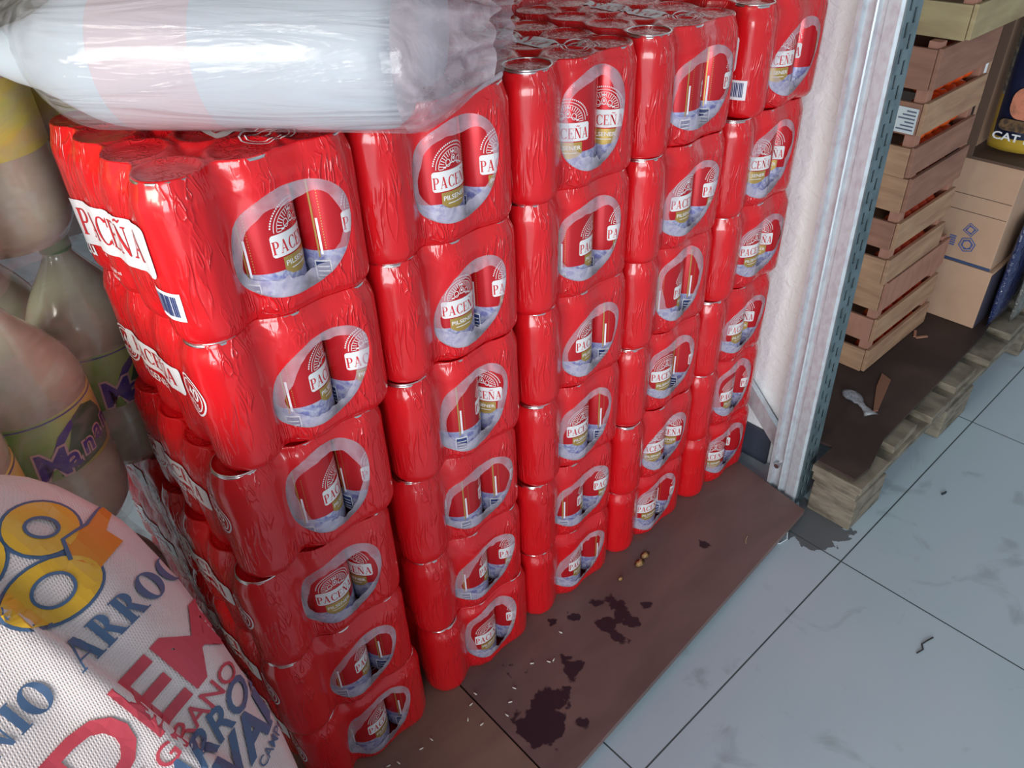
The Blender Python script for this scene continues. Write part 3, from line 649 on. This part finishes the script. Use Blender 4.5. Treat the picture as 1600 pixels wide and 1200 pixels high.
# bag
BAG = mat('yellow_bag', (.50, .33, .04), .35, coat=.3, bump=((20, 20, 20), .4, .004))
BAGN = mat('navy_bag_print', (.012, .016, .05), .3, coat=.3, bump=((20, 20, 20), .4, .004))
bagt = empty('cat_food_bag', (BX+.004, BY0+.014, .4705)); tag(bagt, 'yellow and navy cat food bag standing on the cardboard boxes', 'bag')
def pillow(bm, wd, h, d, nu=24, nv=30, mi=None):
    # front face at x=0 (bulging to -x), y from 0..wd, z 0..h
    G = []
    for s in (-1, 1):
        g = []
        for i in range(nu+1):
            row = []
            for j in range(nv+1):
                u, v = i/nu, j/nv; k = (max(0, math.sin(PI*u))**.35)*(max(0, math.sin(PI*v))**.22)
                x = d/2+s*d/2*k+.002*noise.noise(Vector((u*6, v*8, s)))*k; row.append(bm.verts.new((x, u*wd, v*h)))
            g.append(row)
        G.append(g)
        for i in range(nu):
            for j in range(nv):
                q = (g[i][j], g[i+1][j], g[i+1][j+1], g[i][j+1]); f = bm.faces.new(q if s > 0 else q[::-1])
                if mi: f.material_index = mi(i/nu, j/nv, s)
    bmesh.ops.remove_doubles(bm, verts=bm.verts, dist=1e-5)
bm = bmesh.new(); pillow(bm, .10, .42, .14, 24, 42, lambda u, v, s: 1 if s < 0 and v > .075 and u < .80 else (2 if s < 0 and u >= .80 and v > .28 else 0))
STR = mat('bag_stripe_print', (.10, .13, .16), .4, var=((40, 40, 160), (.30, .30, .24), .48, .56))
obj('bag_body', bm, [BAG, BAGN, STR], bagt, True)
bm = bmesh.new(); font_bm(bm, 'CAT FOOD', .015, .0, 0, .03, align='LEFT', sx=1.25)
for v in bm.verts: v.co = Vector((-.0040-.0*v.co.x, .076-v.co.x, .042+v.co.y))
obj('lettering', bm, mat('bag_white_print', (.75, .75, .78), .5), bagt)
bm = bmesh.new()
for p in [rrect(.0, .0, .060, .050, .02, 6)]: bm.faces.new([bm.verts.new((-.0042, .030-a, .115+b*1.2)) for a, b in p])
obj('food_picture', bm, mat('salmon_print', (.62, .22, .13), .5, var=((60, 60, 60), (.25, .10, .06), .5, .8)), bagt)
bm = bmesh.new(); bm.faces.new([bm.verts.new((-.0042, .040-a, .072+b)) for a, b in rrect(0, 0, .06, .022, .010, 5)])
obj('bowl_picture', bm, mat('brown_print', (.16, .09, .04), .5, var=((120, 120, 120), (.05, .03, .02), .4, .6)), bagt)
# glossy packets leaning by the boxes
def packet(loc, rz, ry, wd, h, d, m, label):
    t = bmesh.new(); pillow(t, wd, h, d, 12, 16)
    o = obj('plastic_packet', t, m, None, True); o.location = loc; o.rotation_euler = (ry, 0, rz); tag(o, label, 'packet', 'glossy packets beside the boxes')
PKB = mat('blue_packet_plastic', (.02, .03, .10), .18, coat=.8, bump=((60, 60, 60), .9, .006)); PKG = mat('grey_packet_plastic', (.11, .11, .10), .15, coat=.9, bump=((70, 70, 70), 1, .006), var=((25, 25, 25), (.3, .22, .06), .62, .7))
packet((1.700, -.232, TZ+.002), -PI/2-.0, 0, .0, .2, .03, PKB, '') if False else None
def packet2(x, y, wd, h, th, m, label):
    b = bmesh.new(); pillow(b, wd, h, th, 12, 16)
    for v in b.verts: c_ = v.co.copy(); v.co = Vector((c_.y, -c_.x, c_.z))
    o = obj('plastic_packet', b, m, None, True, (x, y, TZ+.0005)); tag(o, label, 'packet', 'glossy packets beside the boxes')
packet2(1.655, BY0-.003, .26, .255, .030, PKB, 'dark blue glossy packet leaning against the side of the cardboard boxes')
packet2(1.70, BY0-.036, .22, .20, .022, PKG, 'grey crinkled clear packet with yellow marks, outermost beside the boxes')

# litter on the sheet
bm = bmesh.new(); n1, n2 = 14, 4; g = []
for i in range(n1+1):
    row = []
    for j in range(n2+1):
        u, v = i/n1, j/n2; a = Vector((1.215, -.083, 0)).lerp(Vector((1.172, -.158, 0)), u); s = Vector((.72, -.5, 0)).normalized()
        wv = (.012+.006*math.sin(u*7))*(v-.5)*2*(1 if True else 0); z = .004+.006*abs(noise.noise(Vector((u*6, v*4, 2))))+.003*math.sin(v*PI)
        row.append(bm.verts.new(a+s*wv+Vector((0, 0, TZ+z))))
    g.append(row)
for i in range(n1):
    for j in range(n2): bm.faces.new((g[i][j], g[i+1][j], g[i+1][j+1], g[i][j+1]))
bmesh.ops.solidify(bm, geom=bm.faces[:], thickness=.0015)
o = obj('plastic_wrapper', bm, film_mat('wrapper_film', (.75, .80, .88), .45, .95, (160, 160, 160)), None, True); tag(o, 'small crumpled clear plastic wrapper lying on the dark sheet', 'wrapper')
bm = bmesh.new(); prism(bm, [(1.190, -.152), (1.198, -.158), (1.312, -.128), (1.322, -.104), (1.27, -.118)], TZ, TZ+.003)
o = obj('cardboard_strip', bm, mat('strip_card', (.24, .11, .07), .8)); tag(o, 'narrow reddish brown strip of card pointing at the plastic wrapper', 'strip')
for k, (x, y, a) in enumerate(((1.518, -.083, .4), (1.515, -.099, -.6))):
    bm = bmesh.new(); box(bm, -.014, .014, -.003, .003, 0, .003, .001, rot=Matrix.Rotation(a, 3, 'Z')); o = obj('wood_chip', bm, WOODP, None, False, (x, y, TZ)); tag(o, ('small pinkish wood chip on the sheet, nearer the crates', 'small pinkish wood chip on the sheet, nearer the aisle')[k], 'wood chip', 'wood chips on the dark sheet')

# ---------------------------------------------------------------- small things on the boards and floor
RICE = mat('rice', (.80, .78, .70), .4); bm = bmesh.new(); lathe(bm, [(0, -.0034), (.0008, -.0028), (.0011, 0), (.0008, .0028), (0, .0034)], 8); ricem = me_of('rice_grain', bm, RICE)
for k, (x, y) in enumerate([(.359, -.043), (.380, -.059), (.388, -.062), (.261, -.021), (.245, -.030), (.290, -.068), (.272, -.080), (.236, -.065), (.168, -.032), (.149, -.033), (.113, -.027), (.432, -.034), (.100, -.021), (.226, -.045), (.31, -.055)]):
    o = link('rice_grain', ricem, None, (x, y, .0006)); o.rotation_euler = (PI/2, 0, random.uniform(0, 3)); tag(o, 'tiny white rice grain lying on the brown board', 'rice grain', 'rice grains scattered on the boards')
for k, (x, y, r, lab) in enumerate(((.635, -.030, .011, 'tan dry flake on the board in front of the fourth stack, left one'), (.656, -.025, .010, 'tan dry flake on the board in front of the fourth stack, right one'), (.584, -.030, .005, 'pale small flake on the board near the middle stack'))):
    bm = bmesh.new(); c0 = bm.verts.new((0, 0, .005)); rg = []
    for a in range(12): rr = r*(1+.25*noise.noise(Vector((a, k, 1)))); rg.append(bm.verts.new((rr*math.cos(a*PI/6), .7*rr*math.sin(a*PI/6), .0004+.002*abs(noise.noise(Vector((a*.7, k, 5)))))))
    for a in range(12): bm.faces.new((c0, rg[a], rg[(a+1) % 12]))
    bmesh.ops.solidify(bm, geom=bm.faces[:], thickness=.0006)
    o = obj('onion_skin_flake', bm, mat('dry_skin', (.80, .52, .24), .4, var=((200, 200, 200), (.35, .17, .06), .5, .6)), None, True, (x, y, .0005)); tag(o, lab, 'flake', 'dry flakes on the board')
bm = bmesh.new(); tube(bm, [(.805, -.134, .0006), (.812, -.129, .0012), (.822, -.126, .0006)], .0005, 6); o = obj('straw', bm, mat('straw', (.60, .52, .25), .6)); tag(o, 'short pale straw on the plywood board near its right corner', 'straw')
bm = bmesh.new(); tube(bm, [(.905, -.150, -.008), (.900, -.162, -.012), (.885, -.172, -.019), (.868, -.168, -.0205), (.862, -.160, -.0205), (.866, -.153, -.016)], .0012, 6); o = obj('white_thread', bm, mat('thread', (.6, .66, .7), .6)); tag(o, 'loop of pale thread hanging from the board edge near the upright', 'thread')
bm = bmesh.new(); tube(bm, [(.867, -.448, FZ+.001), (.853, -.444, FZ+.002), (.842, -.441, FZ+.001), (.833, -.447, FZ+.002), (.820, -.443, FZ+.001)], .0012, 6); o = obj('dark_twig', bm, mat('twig', (.03, .03, .03), .8)); tag(o, 'thin dark twig lying on the pale blue floor tile', 'twig')
bm = bmesh.new(); tube(bm, [(1.199, -.316, FZ+.0015), (1.205, -.319, FZ+.0025), (1.211, -.319, FZ+.0015)], .002, 6); o = obj('dark_crumb', bm, mat('crumb', (.02, .03, .04), .8)); tag(o, 'small dark crumb on the tile in front of the pallet', 'crumb')
# golden fibres on the rightmost stack
RAF = mat('golden_fibre', (.55, .38, .12), .4); bm = bmesh.new(); rr = random.Random(3)
for k in range(46):
    x, y = rr.uniform(.90, 1.02), rr.uniform(-.005, .09); z = HP*6+.003+rr.uniform(0, .012); a = rr.uniform(0, 6.3); pts = []
    for s in range(7):
        pts.append((x, y, z)); a += rr.uniform(-.7, .7); x += .009*math.cos(a); y += .009*math.sin(a); x = min(1.034, x); z = max(HP*6+.0025, z+rr.uniform(-.004, .004)-(0 if y > -.002 else 0))
    tube(bm, pts, .0005, 4)
o = obj('raffia_tangle', bm, RAF); tag(o, 'tangle of thin golden fibres on top of the rightmost red stack', 'fibres', kind='stuff')

# ---------------------------------------------------------------- white bottles in clear film, lying on the leftmost stack
WB = mat('white_bottle_plastic', (.47, .525, .59), .5, coat=.3, sss=.15)
WL = mat('pink_bottle_label', (.54, .45, .49), .4); WG = mat('grey_green_print', (.48, .60, .60), .5); WC_ = mat('dark_print', (.40, .42, .55), .5)
pk = empty('white_bottle_pack', (0, 0, 0)); tag(pk, 'shrink-wrapped pack of big white plastic bottles lying on top of the leftmost stack', 'bottle pack')
ax = Vector((.64, -.768, 0)).normalized(); sd = Vector((ax.y, -ax.x, 0))*-1   # sd points away from the camera
A0 = Vector((.071, .146, .9295)); BR = .057
def bottle_profile(R, L, neck):
    return [(0, 0), (R*.55, .0), (R*.82, .003), (R*.96, .012), (R, .026), (R, L*.35), (R*.985, L*.36), (R*.985, L*.54), (R, L*.56), (R, L*.90), (R*.97, L*.95), (R*.90, L*1.0), (R*.78, L*1.06), (R*.64, L*1.12), (R*.50, L*1.19), (R*.40, L*1.27), (neck, L*1.34), (neck, L*1.38)]
BL = .262
zax = -ax; yax = Vector((0, 0, 1)); xax = yax.cross(zax)
for k in range(2):
  for lv in range(1):
    base = A0+ax*(BL+k*.002)+sd*(k*(2*BR+.002)+lv*BR*1.05)+Vector((0, 0, lv*.0975)); M = Matrix((xax, yax, zax)).transposed().to_4x4(); M.translation = base
    if lv == 1 and k == 1: continue
    bt = empty('bottle'); bt.parent = pk
    b = bmesh.new(); lathe(b, bottle_profile(BR, BL, .016)+[(0, BL*1.38)], 56, M=M); obj('bottle_body', b, WB, bt, True)
    b = bmesh.new(); lathe(b, [(BR*.986+.0005, BL*.57), (BR*1.001+.0008, BL*.60), (BR*1.001+.0008, BL*.88), (BR*.986+.0005, BL*.89)], 56, M=M); obj('bottle_label', b, WL, bt, True)
    b = bmesh.new(); lathe(b, [(.0, BL*1.42), (.018, BL*1.42), (.0185, BL*1.35), (.016, BL*1.35)], 30, M=M); obj('cap', b, mat('grey_cap', (.55, .52, .5), .4), bt, True)
    b = bmesh.new()
    polys_bm(b, [[(-.012+x, BL*.76+y) for x, y in p] for p in [[(q*.011*math.cos(a/20*2*PI), .014*math.sin(a/20*2*PI)) for a in range(20)] for q in (1,)]], 0)
    polys_bm(b, [R4(.034+.006*(i % 2), BL*.50+i*.006, .040+.006*(i % 2), BL*.504+i*.006) for i in range(9)], 1)
    font_bm(b, 'LOTE 05 VENCE 11 24', .0042, .022, BL*.13, 0, mi=1)
    slice_map(b, lambda x, y, z: M @ Vector(((BR+.0012)*math.sin(x/BR+2.2*PI/2), (BR+.0012)*math.cos(x/BR+2.2*PI/2)*1, y)), .003, 'x'); obj('bottle_print', b, [WG, WC_], bt, True)
# film round the bottles: taut along them, loose and ruffled beyond the bases
b = bmesh.new(); nu, nv = 40, 84; rows = []
n1b = Vector((0, 0, 0))
cen = [Vector((0, 0)), Vector((2*BR+.002, 0))]
def hull(a):
    d = Vector((math.cos(a), math.sin(a))); return max(c.dot(d) for c in cen)
for i in range(nu+1):
    u = i/nu; s = -.115+u*(BL+.183); row = []
    for j in range(nv):
        a = 2*PI*j/nv; d = Vector((math.cos(a), math.sin(a))); dd = Vector((-d.y, d.x)); e = 1e-3
        h = hull(a)+BR+.0016; hp = (hull(a+e)-hull(a-e))/(2*e); p = d*h+dd*hp
        c = Vector((BR, .015))
        k = sm(0, .115, -s) if s < 0 else 0
        k2 = sm(BL+.004, BL+.072, s)
        q = p.lerp(c, k*.62); q = q.lerp(Vector((c.x*.8, .012)), k2*.50)
        wr = .0007*noise.noise(Vector((s*10, a*16, 1)))+k2*.012*noise.noise(Vector((s*22, a*3.2, 4)))+k*.005*noise.noise(Vector((s*30, a*4, 7)))
        q = q+(q-c).normalized()*(wr+.0004)
        zz = A0.z+q.y; zz = max(zz, .872)
        row.append(b.verts.new(Vector((A0.x, A0.y, 0))+ax*(s+k2*.008*noise.noise(Vector((a*3, 1, 2))))+sd*q.x+Vector((0, 0, zz))))
    rows.append(row)
for i in range(nu):
    for j in range(nv): b.faces.new((rows[i][j], rows[i][(j+1) % nv], rows[i+1][(j+1) % nv], rows[i+1][j]))
for f in b.faces:
    cc = f.calc_center_median()-A0
    if cc.dot(ax) > BL+.006: f.material_index = 1
obj('shrink_film', b, [film_mat('bottle_film', (.58, .57, .62), .18, .44, (5, 42, 42), .07, .9, math.atan2(ax.y, ax.x)), film_mat('loose_film_end', (.50, .43, .48), .28, .70, (30, 30, 30), .18, .8)], pk, True)

# ---------------------------------------------------------------- soda bottle packs on the left
SODA = mat('tan_soda_bottle', (.50, .50, .36), .16, coat=.7, sss=.05, var=((6, 6, 6), (.42, .41, .29), .4, .7))
SLG = bpy.data.materials.new('soda_label'); SLG.use_nodes = True
n = SLG.node_tree.nodes; l = SLG.node_tree.links; tc = n.new('ShaderNodeTexCoord'); sp = n.new('ShaderNodeSeparateXYZ'); l.new(tc.outputs['Object'], sp.inputs[0])
tn = n.new('ShaderNodeTexNoise'); tn.inputs['Scale'].default_value = 25; l.new(tc.outputs['Object'], tn.inputs['Vector'])
ad = n.new('ShaderNodeMath'); ad.operation = 'MULTIPLY_ADD'; l.new(tn.outputs[0], ad.inputs[0]); ad.inputs[1].default_value = .05; l.new(sp.outputs[0], ad.inputs[2])
rp = n.new('ShaderNodeValToRGB'); mr = n.new('ShaderNodeMapRange'); mr.inputs[1].default_value = -.035; mr.inputs[2].default_value = .075; l.new(ad.outputs[0], mr.inputs[0]); l.new(mr.outputs[0], rp.inputs[0])
rp.color_ramp.elements[0].color = (.12, .36, .08, 1); rp.color_ramp.elements[1].color = (.72, .58, .12, 1); e = rp.color_ramp.elements.new(.5); e.color = (.45, .62, .16, 1)
l.new(rp.outputs[0], n['Principled BSDF'].inputs['Base Color']); n['Principled BSDF'].inputs['Roughness'].default_value = .35
SLY = mat('yellow_soda_label', (.74, .76, .16), .4, var=((14, 14, 30), (.88, .72, .10), .45, .6)); SPU = mat('purple_print', (.07, .04, .30), .4); SPK = mat('pink_outline', (.75, .50, .48), .5); SGR = mat('leaf_green_print', (.02, .12, .045), .4); SBL = mat('blue_line_print', (.06, .08, .35), .4); CAPG = mat('green_cap', (.10, .35, .08), .4)
SR, SLN = .0615, .37; SHT = .300
def soda_bottle(lab_mat, turn, write=True):
    t = empty('soda_bottle')
    b = bmesh.new(); prof = [(0, .006), (.030, .0), (.048, .004), (.058, .020), (SR, .038), (SR, .080), (.0595, .085), (SR-.0012, .090), (SR-.0012, .176), (SR, .180), (.0600, .192), (.0555, .206), (.0480, .221), (.0390, .235), (.029, .249), (.021, .261), (.0150, .271), (.0145, .285), (0, .285)]
    lathe(b, prof, 48); obj('bottle_body', b, SODA, t, True)
    z0, z1 = .097, .170
    b = bmesh.new(); lathe(b, [(SR-.0014, z0), (SR-.0004, z0+.001), (SR-.0004, z1-.001), (SR-.0014, z1)], 48); o = obj('bottle_label', b, lab_mat, t, True)
    b = bmesh.new(); lathe(b, [(0, .295), (.0150, .295), (.0162, .292), (.0162, .276), (.0145, .276)], 28); obj('cap', b, CAPG, t, True)
    if write:
        b = bmesh.new(); R_ = SR+.0006; q_ = 1.28; zc = z0
        polys_bm(b, [R4(-.16, z1-.0035, .16, z1-.0018)], 3)
        polys_bm(b, [[(x*q_, z0+y*q_) for x, y in pp] for pp in ([(-.002, .028), (.008, .048), (.020, .052), (.034, .046), (.042, .034), (.044, .018), (.036, .006), (.010, .004), (-.008, .001), (-.018, .003)],)], 2)
        polys_bm(b, [[(x*q_, z0+y*q_+.001) for x, y in pp] for pp in ([(-.016, .026), (-.008, .038), (.004, .0455), (.012, .047), (.004, .039), (-.006, .030)],)], 0)
        slice_map(b, lambda x, y, z: Vector(((R_-.0003)*math.sin(x/R_), -(R_-.0003)*math.cos(x/R_), y)), .004, 'x'); obj('label_print', b, [SPU, SPK, SGR, SBL], t)
        for bold, mi_, off in ((.10, SPK, .0002), (.025, SPU, .0006)):
            b = bmesh.new(); xx = -.034
            xx *= q_
            for ch, hh, dy, dx in (('M', .026, 0, .024), ('a', .020, .003, .015), ('n', .018, .007, .0145), ('a', .018, .011, .0145), ('n', .017, .013, .014)):
                font_bm(b, ch, hh*q_, xx, z0+(.004+dy)*q_, bold, .08, sx=.95, align='LEFT'); xx += dx*q_
            slice_map(b, lambda x, y, z: Vector(((R_+off)*math.sin(x/R_), -(R_+off)*math.cos(x/R_), y)), .004, 'x'); obj('label_lettering', b, mi_, t)
    t.rotation_euler = (0, 0, turn); return t
SFILM = film_mat('soda_film', (.62, .61, .62), .05, .30, (20, 20, 50), .15, .7)
def soda_pack(org, rz, z, label, protos, nx, ny, turn):
    pkk = empty('soda_bottle_pack', (org[0], org[1], z), rz); tag(pkk, label, 'bottle pack', 'soda bottle packs left of the red stacks')
    p = 2*SR+.002
    for i in range(nx):
        for j in range(ny):
            c = copy_tree(protos, pkk); c.location = ((i+.5)*p, (j+.5)*p, 0); c.rotation_euler = (0, 0, turn)
    # film: low scalloped wall, open round the middle, domed over the shoulders
    W = Wrap(nx, ny, p, .278, shoulder=.024, sh_len=.10, seed=9, straight_front=False, wr=.0012)
    b = bmesh.new(); nq = 132; qs = [W.per*k/nq for k in range(nq)]
    zz = [.001, .02, .05, .09, .12, .15, .18, .205, .220, .235, .248, .258, .266, .272]
    V = [[b.verts.new(W.at(q, z_, .0012)) for q in qs] for z_ in zz]
    for j in range(len(zz)-1):
        for k in range(nq): b.faces.new((V[j][k], V[j][(k+1) % nq], V[j+1][(k+1) % nq], V[j+1][k]))
    cx, cy = nx*p/2, ny*p/2; prev = V[-1]
    for t in range(1, 9):
        f = 1-t/8.5; cur = [b.verts.new((cx+(v.co.x-cx)*f, cy+(v.co.y-cy)*f, SHT-.003+.002*noise.noise(Vector((v.co.x*9, v.co.y*9, t))) if t > 1 else SHT-.010)) for v in V[-1]]
        for k in range(nq): b.faces.new((prev[k], prev[(k+1) % nq], cur[(k+1) % nq], cur[k]))
        prev = cur
    b.faces.new(prev); obj('shrink_film', b, SFILM, pkk, True); return pkk
pr1 = soda_bottle(SLG, 0); pr2 = soda_bottle(SLY, 0, False)
rz = math.radians(40); pS = 2*SR+.002
def corner(bx, by, i, j): c_, s_ = math.cos(rz), math.sin(rz); u, v = (i+.5)*pS, (j+.5)*pS; return (bx-(u*c_-v*s_), by-(u*s_+v*c_))
o1 = corner(.018, .3285, 2, 0)
soda_pack(o1, rz, .4355, 'tan soda bottle pack with green labels, beside the leftmost red stack', pr1, 3, 2, -.42)
soda_pack(corner(.062, .300, 2, 0) if False else (o1[0]+.064, o1[1]+.062), rz, .4355+SHT+.0015, 'upper tan soda bottle pack with yellow labels, under the white bottles', pr2, 3, 2, -.42)
soda_pack(o1, rz, .4355-SHT-.0015, 'lowest tan soda bottle pack in the dark gap between the sack and the stack', pr1, 2, 2, -.42)
bm = bmesh.new()
for q in range(4): box(bm, -.01, .225, q*.072, q*.072+.06, .07, .092, .002)
for yy in (.0, .12, .24): box(bm, .0, .215, yy, yy+.036, 0, .0698, .002)
o = obj('low_wooden_stand', bm, PALW, None, False, (o1[0], o1[1], FZ)); o.rotation_euler = (0, 0, rz); tag(o, 'low wooden stand under the soda bottle packs', 'stand')
for r_ in (pr1, pr2):
    for ch in list(r_.children): bpy.data.objects.remove(ch)
    bpy.data.objects.remove(r_)

# ---------------------------------------------------------------- woven sack
SKX, SKY = -.283, -.160
def sack_pt(u, v):
    # u angle round, v 0..1 from the bottom up over the shoulders to the crown
    a = 2*PI*u; H = .70
    t = v
    if t < .64: z = H*.76*t/.64; k = 1-.10*(1-sm(0, .10, t))
    else:
        q = (t-.64)/.36; z = H*(.76+.24*math.sin(q*PI/2)); k = math.cos(q*PI/2)**.62 if q < 1 else 0
    rx, ry = .228, .200; c, s = math.cos(a), math.sin(a); e = 3.2
    rr = 1/((abs(c)**e+abs(s)**e)**(1/e))
    bul = 1+.025*math.sin(z*9+1)
    x = rx*rr*c*k*bul; y = ry*rr*s*k*bul
    z += (.72*y-.10*x)*sm(.30, .62, z)
    P = Vector((x, y, z)); nz = .010*noise.noise(P*6+Vector((3, 1, 0)))+.005*noise.noise(P*17)+.0014*noise.noise(P*55)
    g = x-.118+(y-.02)*.55
    fo = (math.exp(-(g/.013)**2)*.009-math.exp(-((g-.026)/.016)**2)*.008)*sm(.50, .62, z)
    d = Vector((c*k, s*k, .25+(1-k))).normalized()
    return Vector((SKX, SKY, FZ))+P+d*(nz+fo)
bm = bmesh.new(); nu, nv = 120, 110; G = []
for j in range(nv+1): G.append([bm.verts.new(sack_pt(i/nu, j/nv)) for i in range(nu)] if j < nv else [bm.verts.new(sack_pt(0, 1))])
for j in range(nv):
    for i in range(nu):
        i2 = (i+1) % nu
        if j < nv-1: bm.faces.new((G[j][i], G[j][i2], G[j+1][i2], G[j+1][i]))
        else: bm.faces.new((G[j][i], G[j][i2], G[j+1][0]))
bm.faces.new(G[0][::-1])
def weave():
    M = mat('woven_sack', (.80, .70, .69), .42, coat=.25, var=((8, 8, 8), (.72, .61, .61), .4, .7)); n = M.node_tree.nodes; l = M.node_tree.links
    tc = n['Texture Coordinate']; ws = []
    for ax_ in ('X', 'Z'):
        w_ = n.new('ShaderNodeTexWave'); w_.bands_direction = ax_; w_.inputs['Scale'].default_value = 190; w_.inputs['Distortion'].default_value = .6; l.new(tc.outputs['Object'], w_.inputs['Vector']); ws.append(w_)
    m_ = n.new('ShaderNodeMath'); m_.operation = 'MULTIPLY'; l.new(ws[0].outputs[1], m_.inputs[0]); l.new(ws[1].outputs[1], m_.inputs[1])
    bp = n.new('ShaderNodeBump'); bp.inputs['Strength'].default_value = .5; bp.inputs['Distance'].default_value = .001; l.new(m_.outputs[0], bp.inputs['Height']); l.new(bp.outputs[0], n['Principled BSDF'].inputs['Normal'])
    return M
sack = obj('sack_body', bm, weave(), None, True)
sroot = empty('woven_sack'); tag(sroot, 'white woven sack with blue, red and yellow lettering at the bottom left', 'sack'); sack.parent = sroot
bpy.context.view_layer.update()
from mathutils.bvhtree import BVHTree
bvh = BVHTree.FromPolygons([v.co for v in sack.data.vertices], [list(p.vertices) for p in sack.data.polygons])
# printing stencil: flat artwork laid square onto the sack's upper right shoulder
ST_O = Vector((-.114, -.143, .62)); ST_N = Vector((-.045, -.690, .722)).normalized()
ST_R = (Vector((.734, -.679, -.033))); ST_R = (ST_R-ST_N*ST_R.dot(ST_N)).normalized(); ST_T = ST_N.cross(ST_R)
ca, sa = math.cos(math.radians(51.7)), math.sin(math.radians(51.7)); ST_U = ST_R*ca+ST_T*sa; ST_V = ST_N.cross(ST_U)
def stamp(off):
    def f(x, y, z):
        p = ST_O+ST_U*x+ST_V*y+ST_N*.5; h, nn, _, _ = bvh.ray_cast(p, -ST_N)
        if h is None: return Vector((0, 0, -9))
        return h+nn*off
    return f
SB = mat('sack_blue_ink', (.07, .13, .25), .5); SRd = mat('sack_red_ink', (.58, .06, .09), .5); SY = mat('sack_yellow_ink', (.75, .42, .03), .35, coat=.5)
def ink(name, polys=None, text=None, m_=SB, off=.0012, step=.006):
    b = bmesh.new()
    if polys: polys_bm(b, polys)
    if text:
        for t in text: font_bm(b, *t[0], **t[1])
    slice_map(b, stamp(off), step); bad = [v for v in b.verts if v.co.z < -5]; bmesh.ops.delete(b, geom=bad, context='VERTS')
    if b.faces: obj(name, b, m_, sroot)
    else: b.free()
K = .00045
t, wd = serif_text('ENIO', 46*K, -172*K, 12*K, .10, .24, sx=.95)
ink('blue_lettering', t, m_=SB)
t, wd = serif_text('ARROCE', 48*K, 52*K, 12*K, .10, .24, sx=.95)
ink('blue_lettering', t, m_=SB)
ink('red_lettering', text=[(('IDEM', 98*K), dict(x=-55*K, y=-128*K, bold=.03, sx=1.12))], m_=SRd)
ink('red_small_lettering', text=[(('DE GRANO L', 32*K), dict(x=-30*K, y=-170*K, bold=.01, sx=1.05))], m_=SRd)
ink('blue_script_lettering', text=[(('ARROZ', 46*K), dict(x=-8*K, y=-214*K, bold=.03, shear=.35)), (('VAL', 58*K), dict(x=.0, y=-275*K, bold=.05, shear=.3)), (('CAMPO', 16*K), dict(x=20*K, y=-300*K, bold=.01))], m_=SB)
def blob(cx_, cy_, rx, ry, hx, hy, rot=0):
    cx_, cy_, rx, ry, hx, hy = [q*K for q in (cx_, cy_, rx, ry, hx, hy)]
    ink('blue_outline', rot2(ring2(0, 0, rx+.0022, ry+.0022, .004, .004), rot, cx_, cy_), m_=SB, off=.0008)
    ink('yellow_letter', rot2(ring2(0, 0, rx, ry, rx-hx, ry-hy), rot, cx_, cy_), m_=SY, off=.0014)
    ink('blue_outline', rot2(ring2(0, 0, hx+.0012, hy+.0012, .0022, .0022), rot, cx_, cy_), m_=SB, off=.0019)
blob(38, 213, 44, 50, 16, 22, .6); blob(-14, 128, 66, 46, 28, 24, -.3); blob(-60, 232, 50, 40, 20, 14, .2)
ink('orange_letter', rot2([[(-.020, -.014), (.004, -.016), (.006, -.002), (.024, .004), (.026, .012), (.004, .010), (-.012, .016), (-.022, .006)]], .3, 82*K, 150*K), m_=mat('sack_orange_ink', (.72, .25, .02), .4), off=.0014)
ink('blue_outline', rot2([[(-.022, .004), (-.012, .016), (.004, .010), (.026, .012), (.026, .0138), (.004, .0125), (-.013, .0185), (-.024, .006)]], .3, 82*K, 150*K), m_=SB, off=.0018)
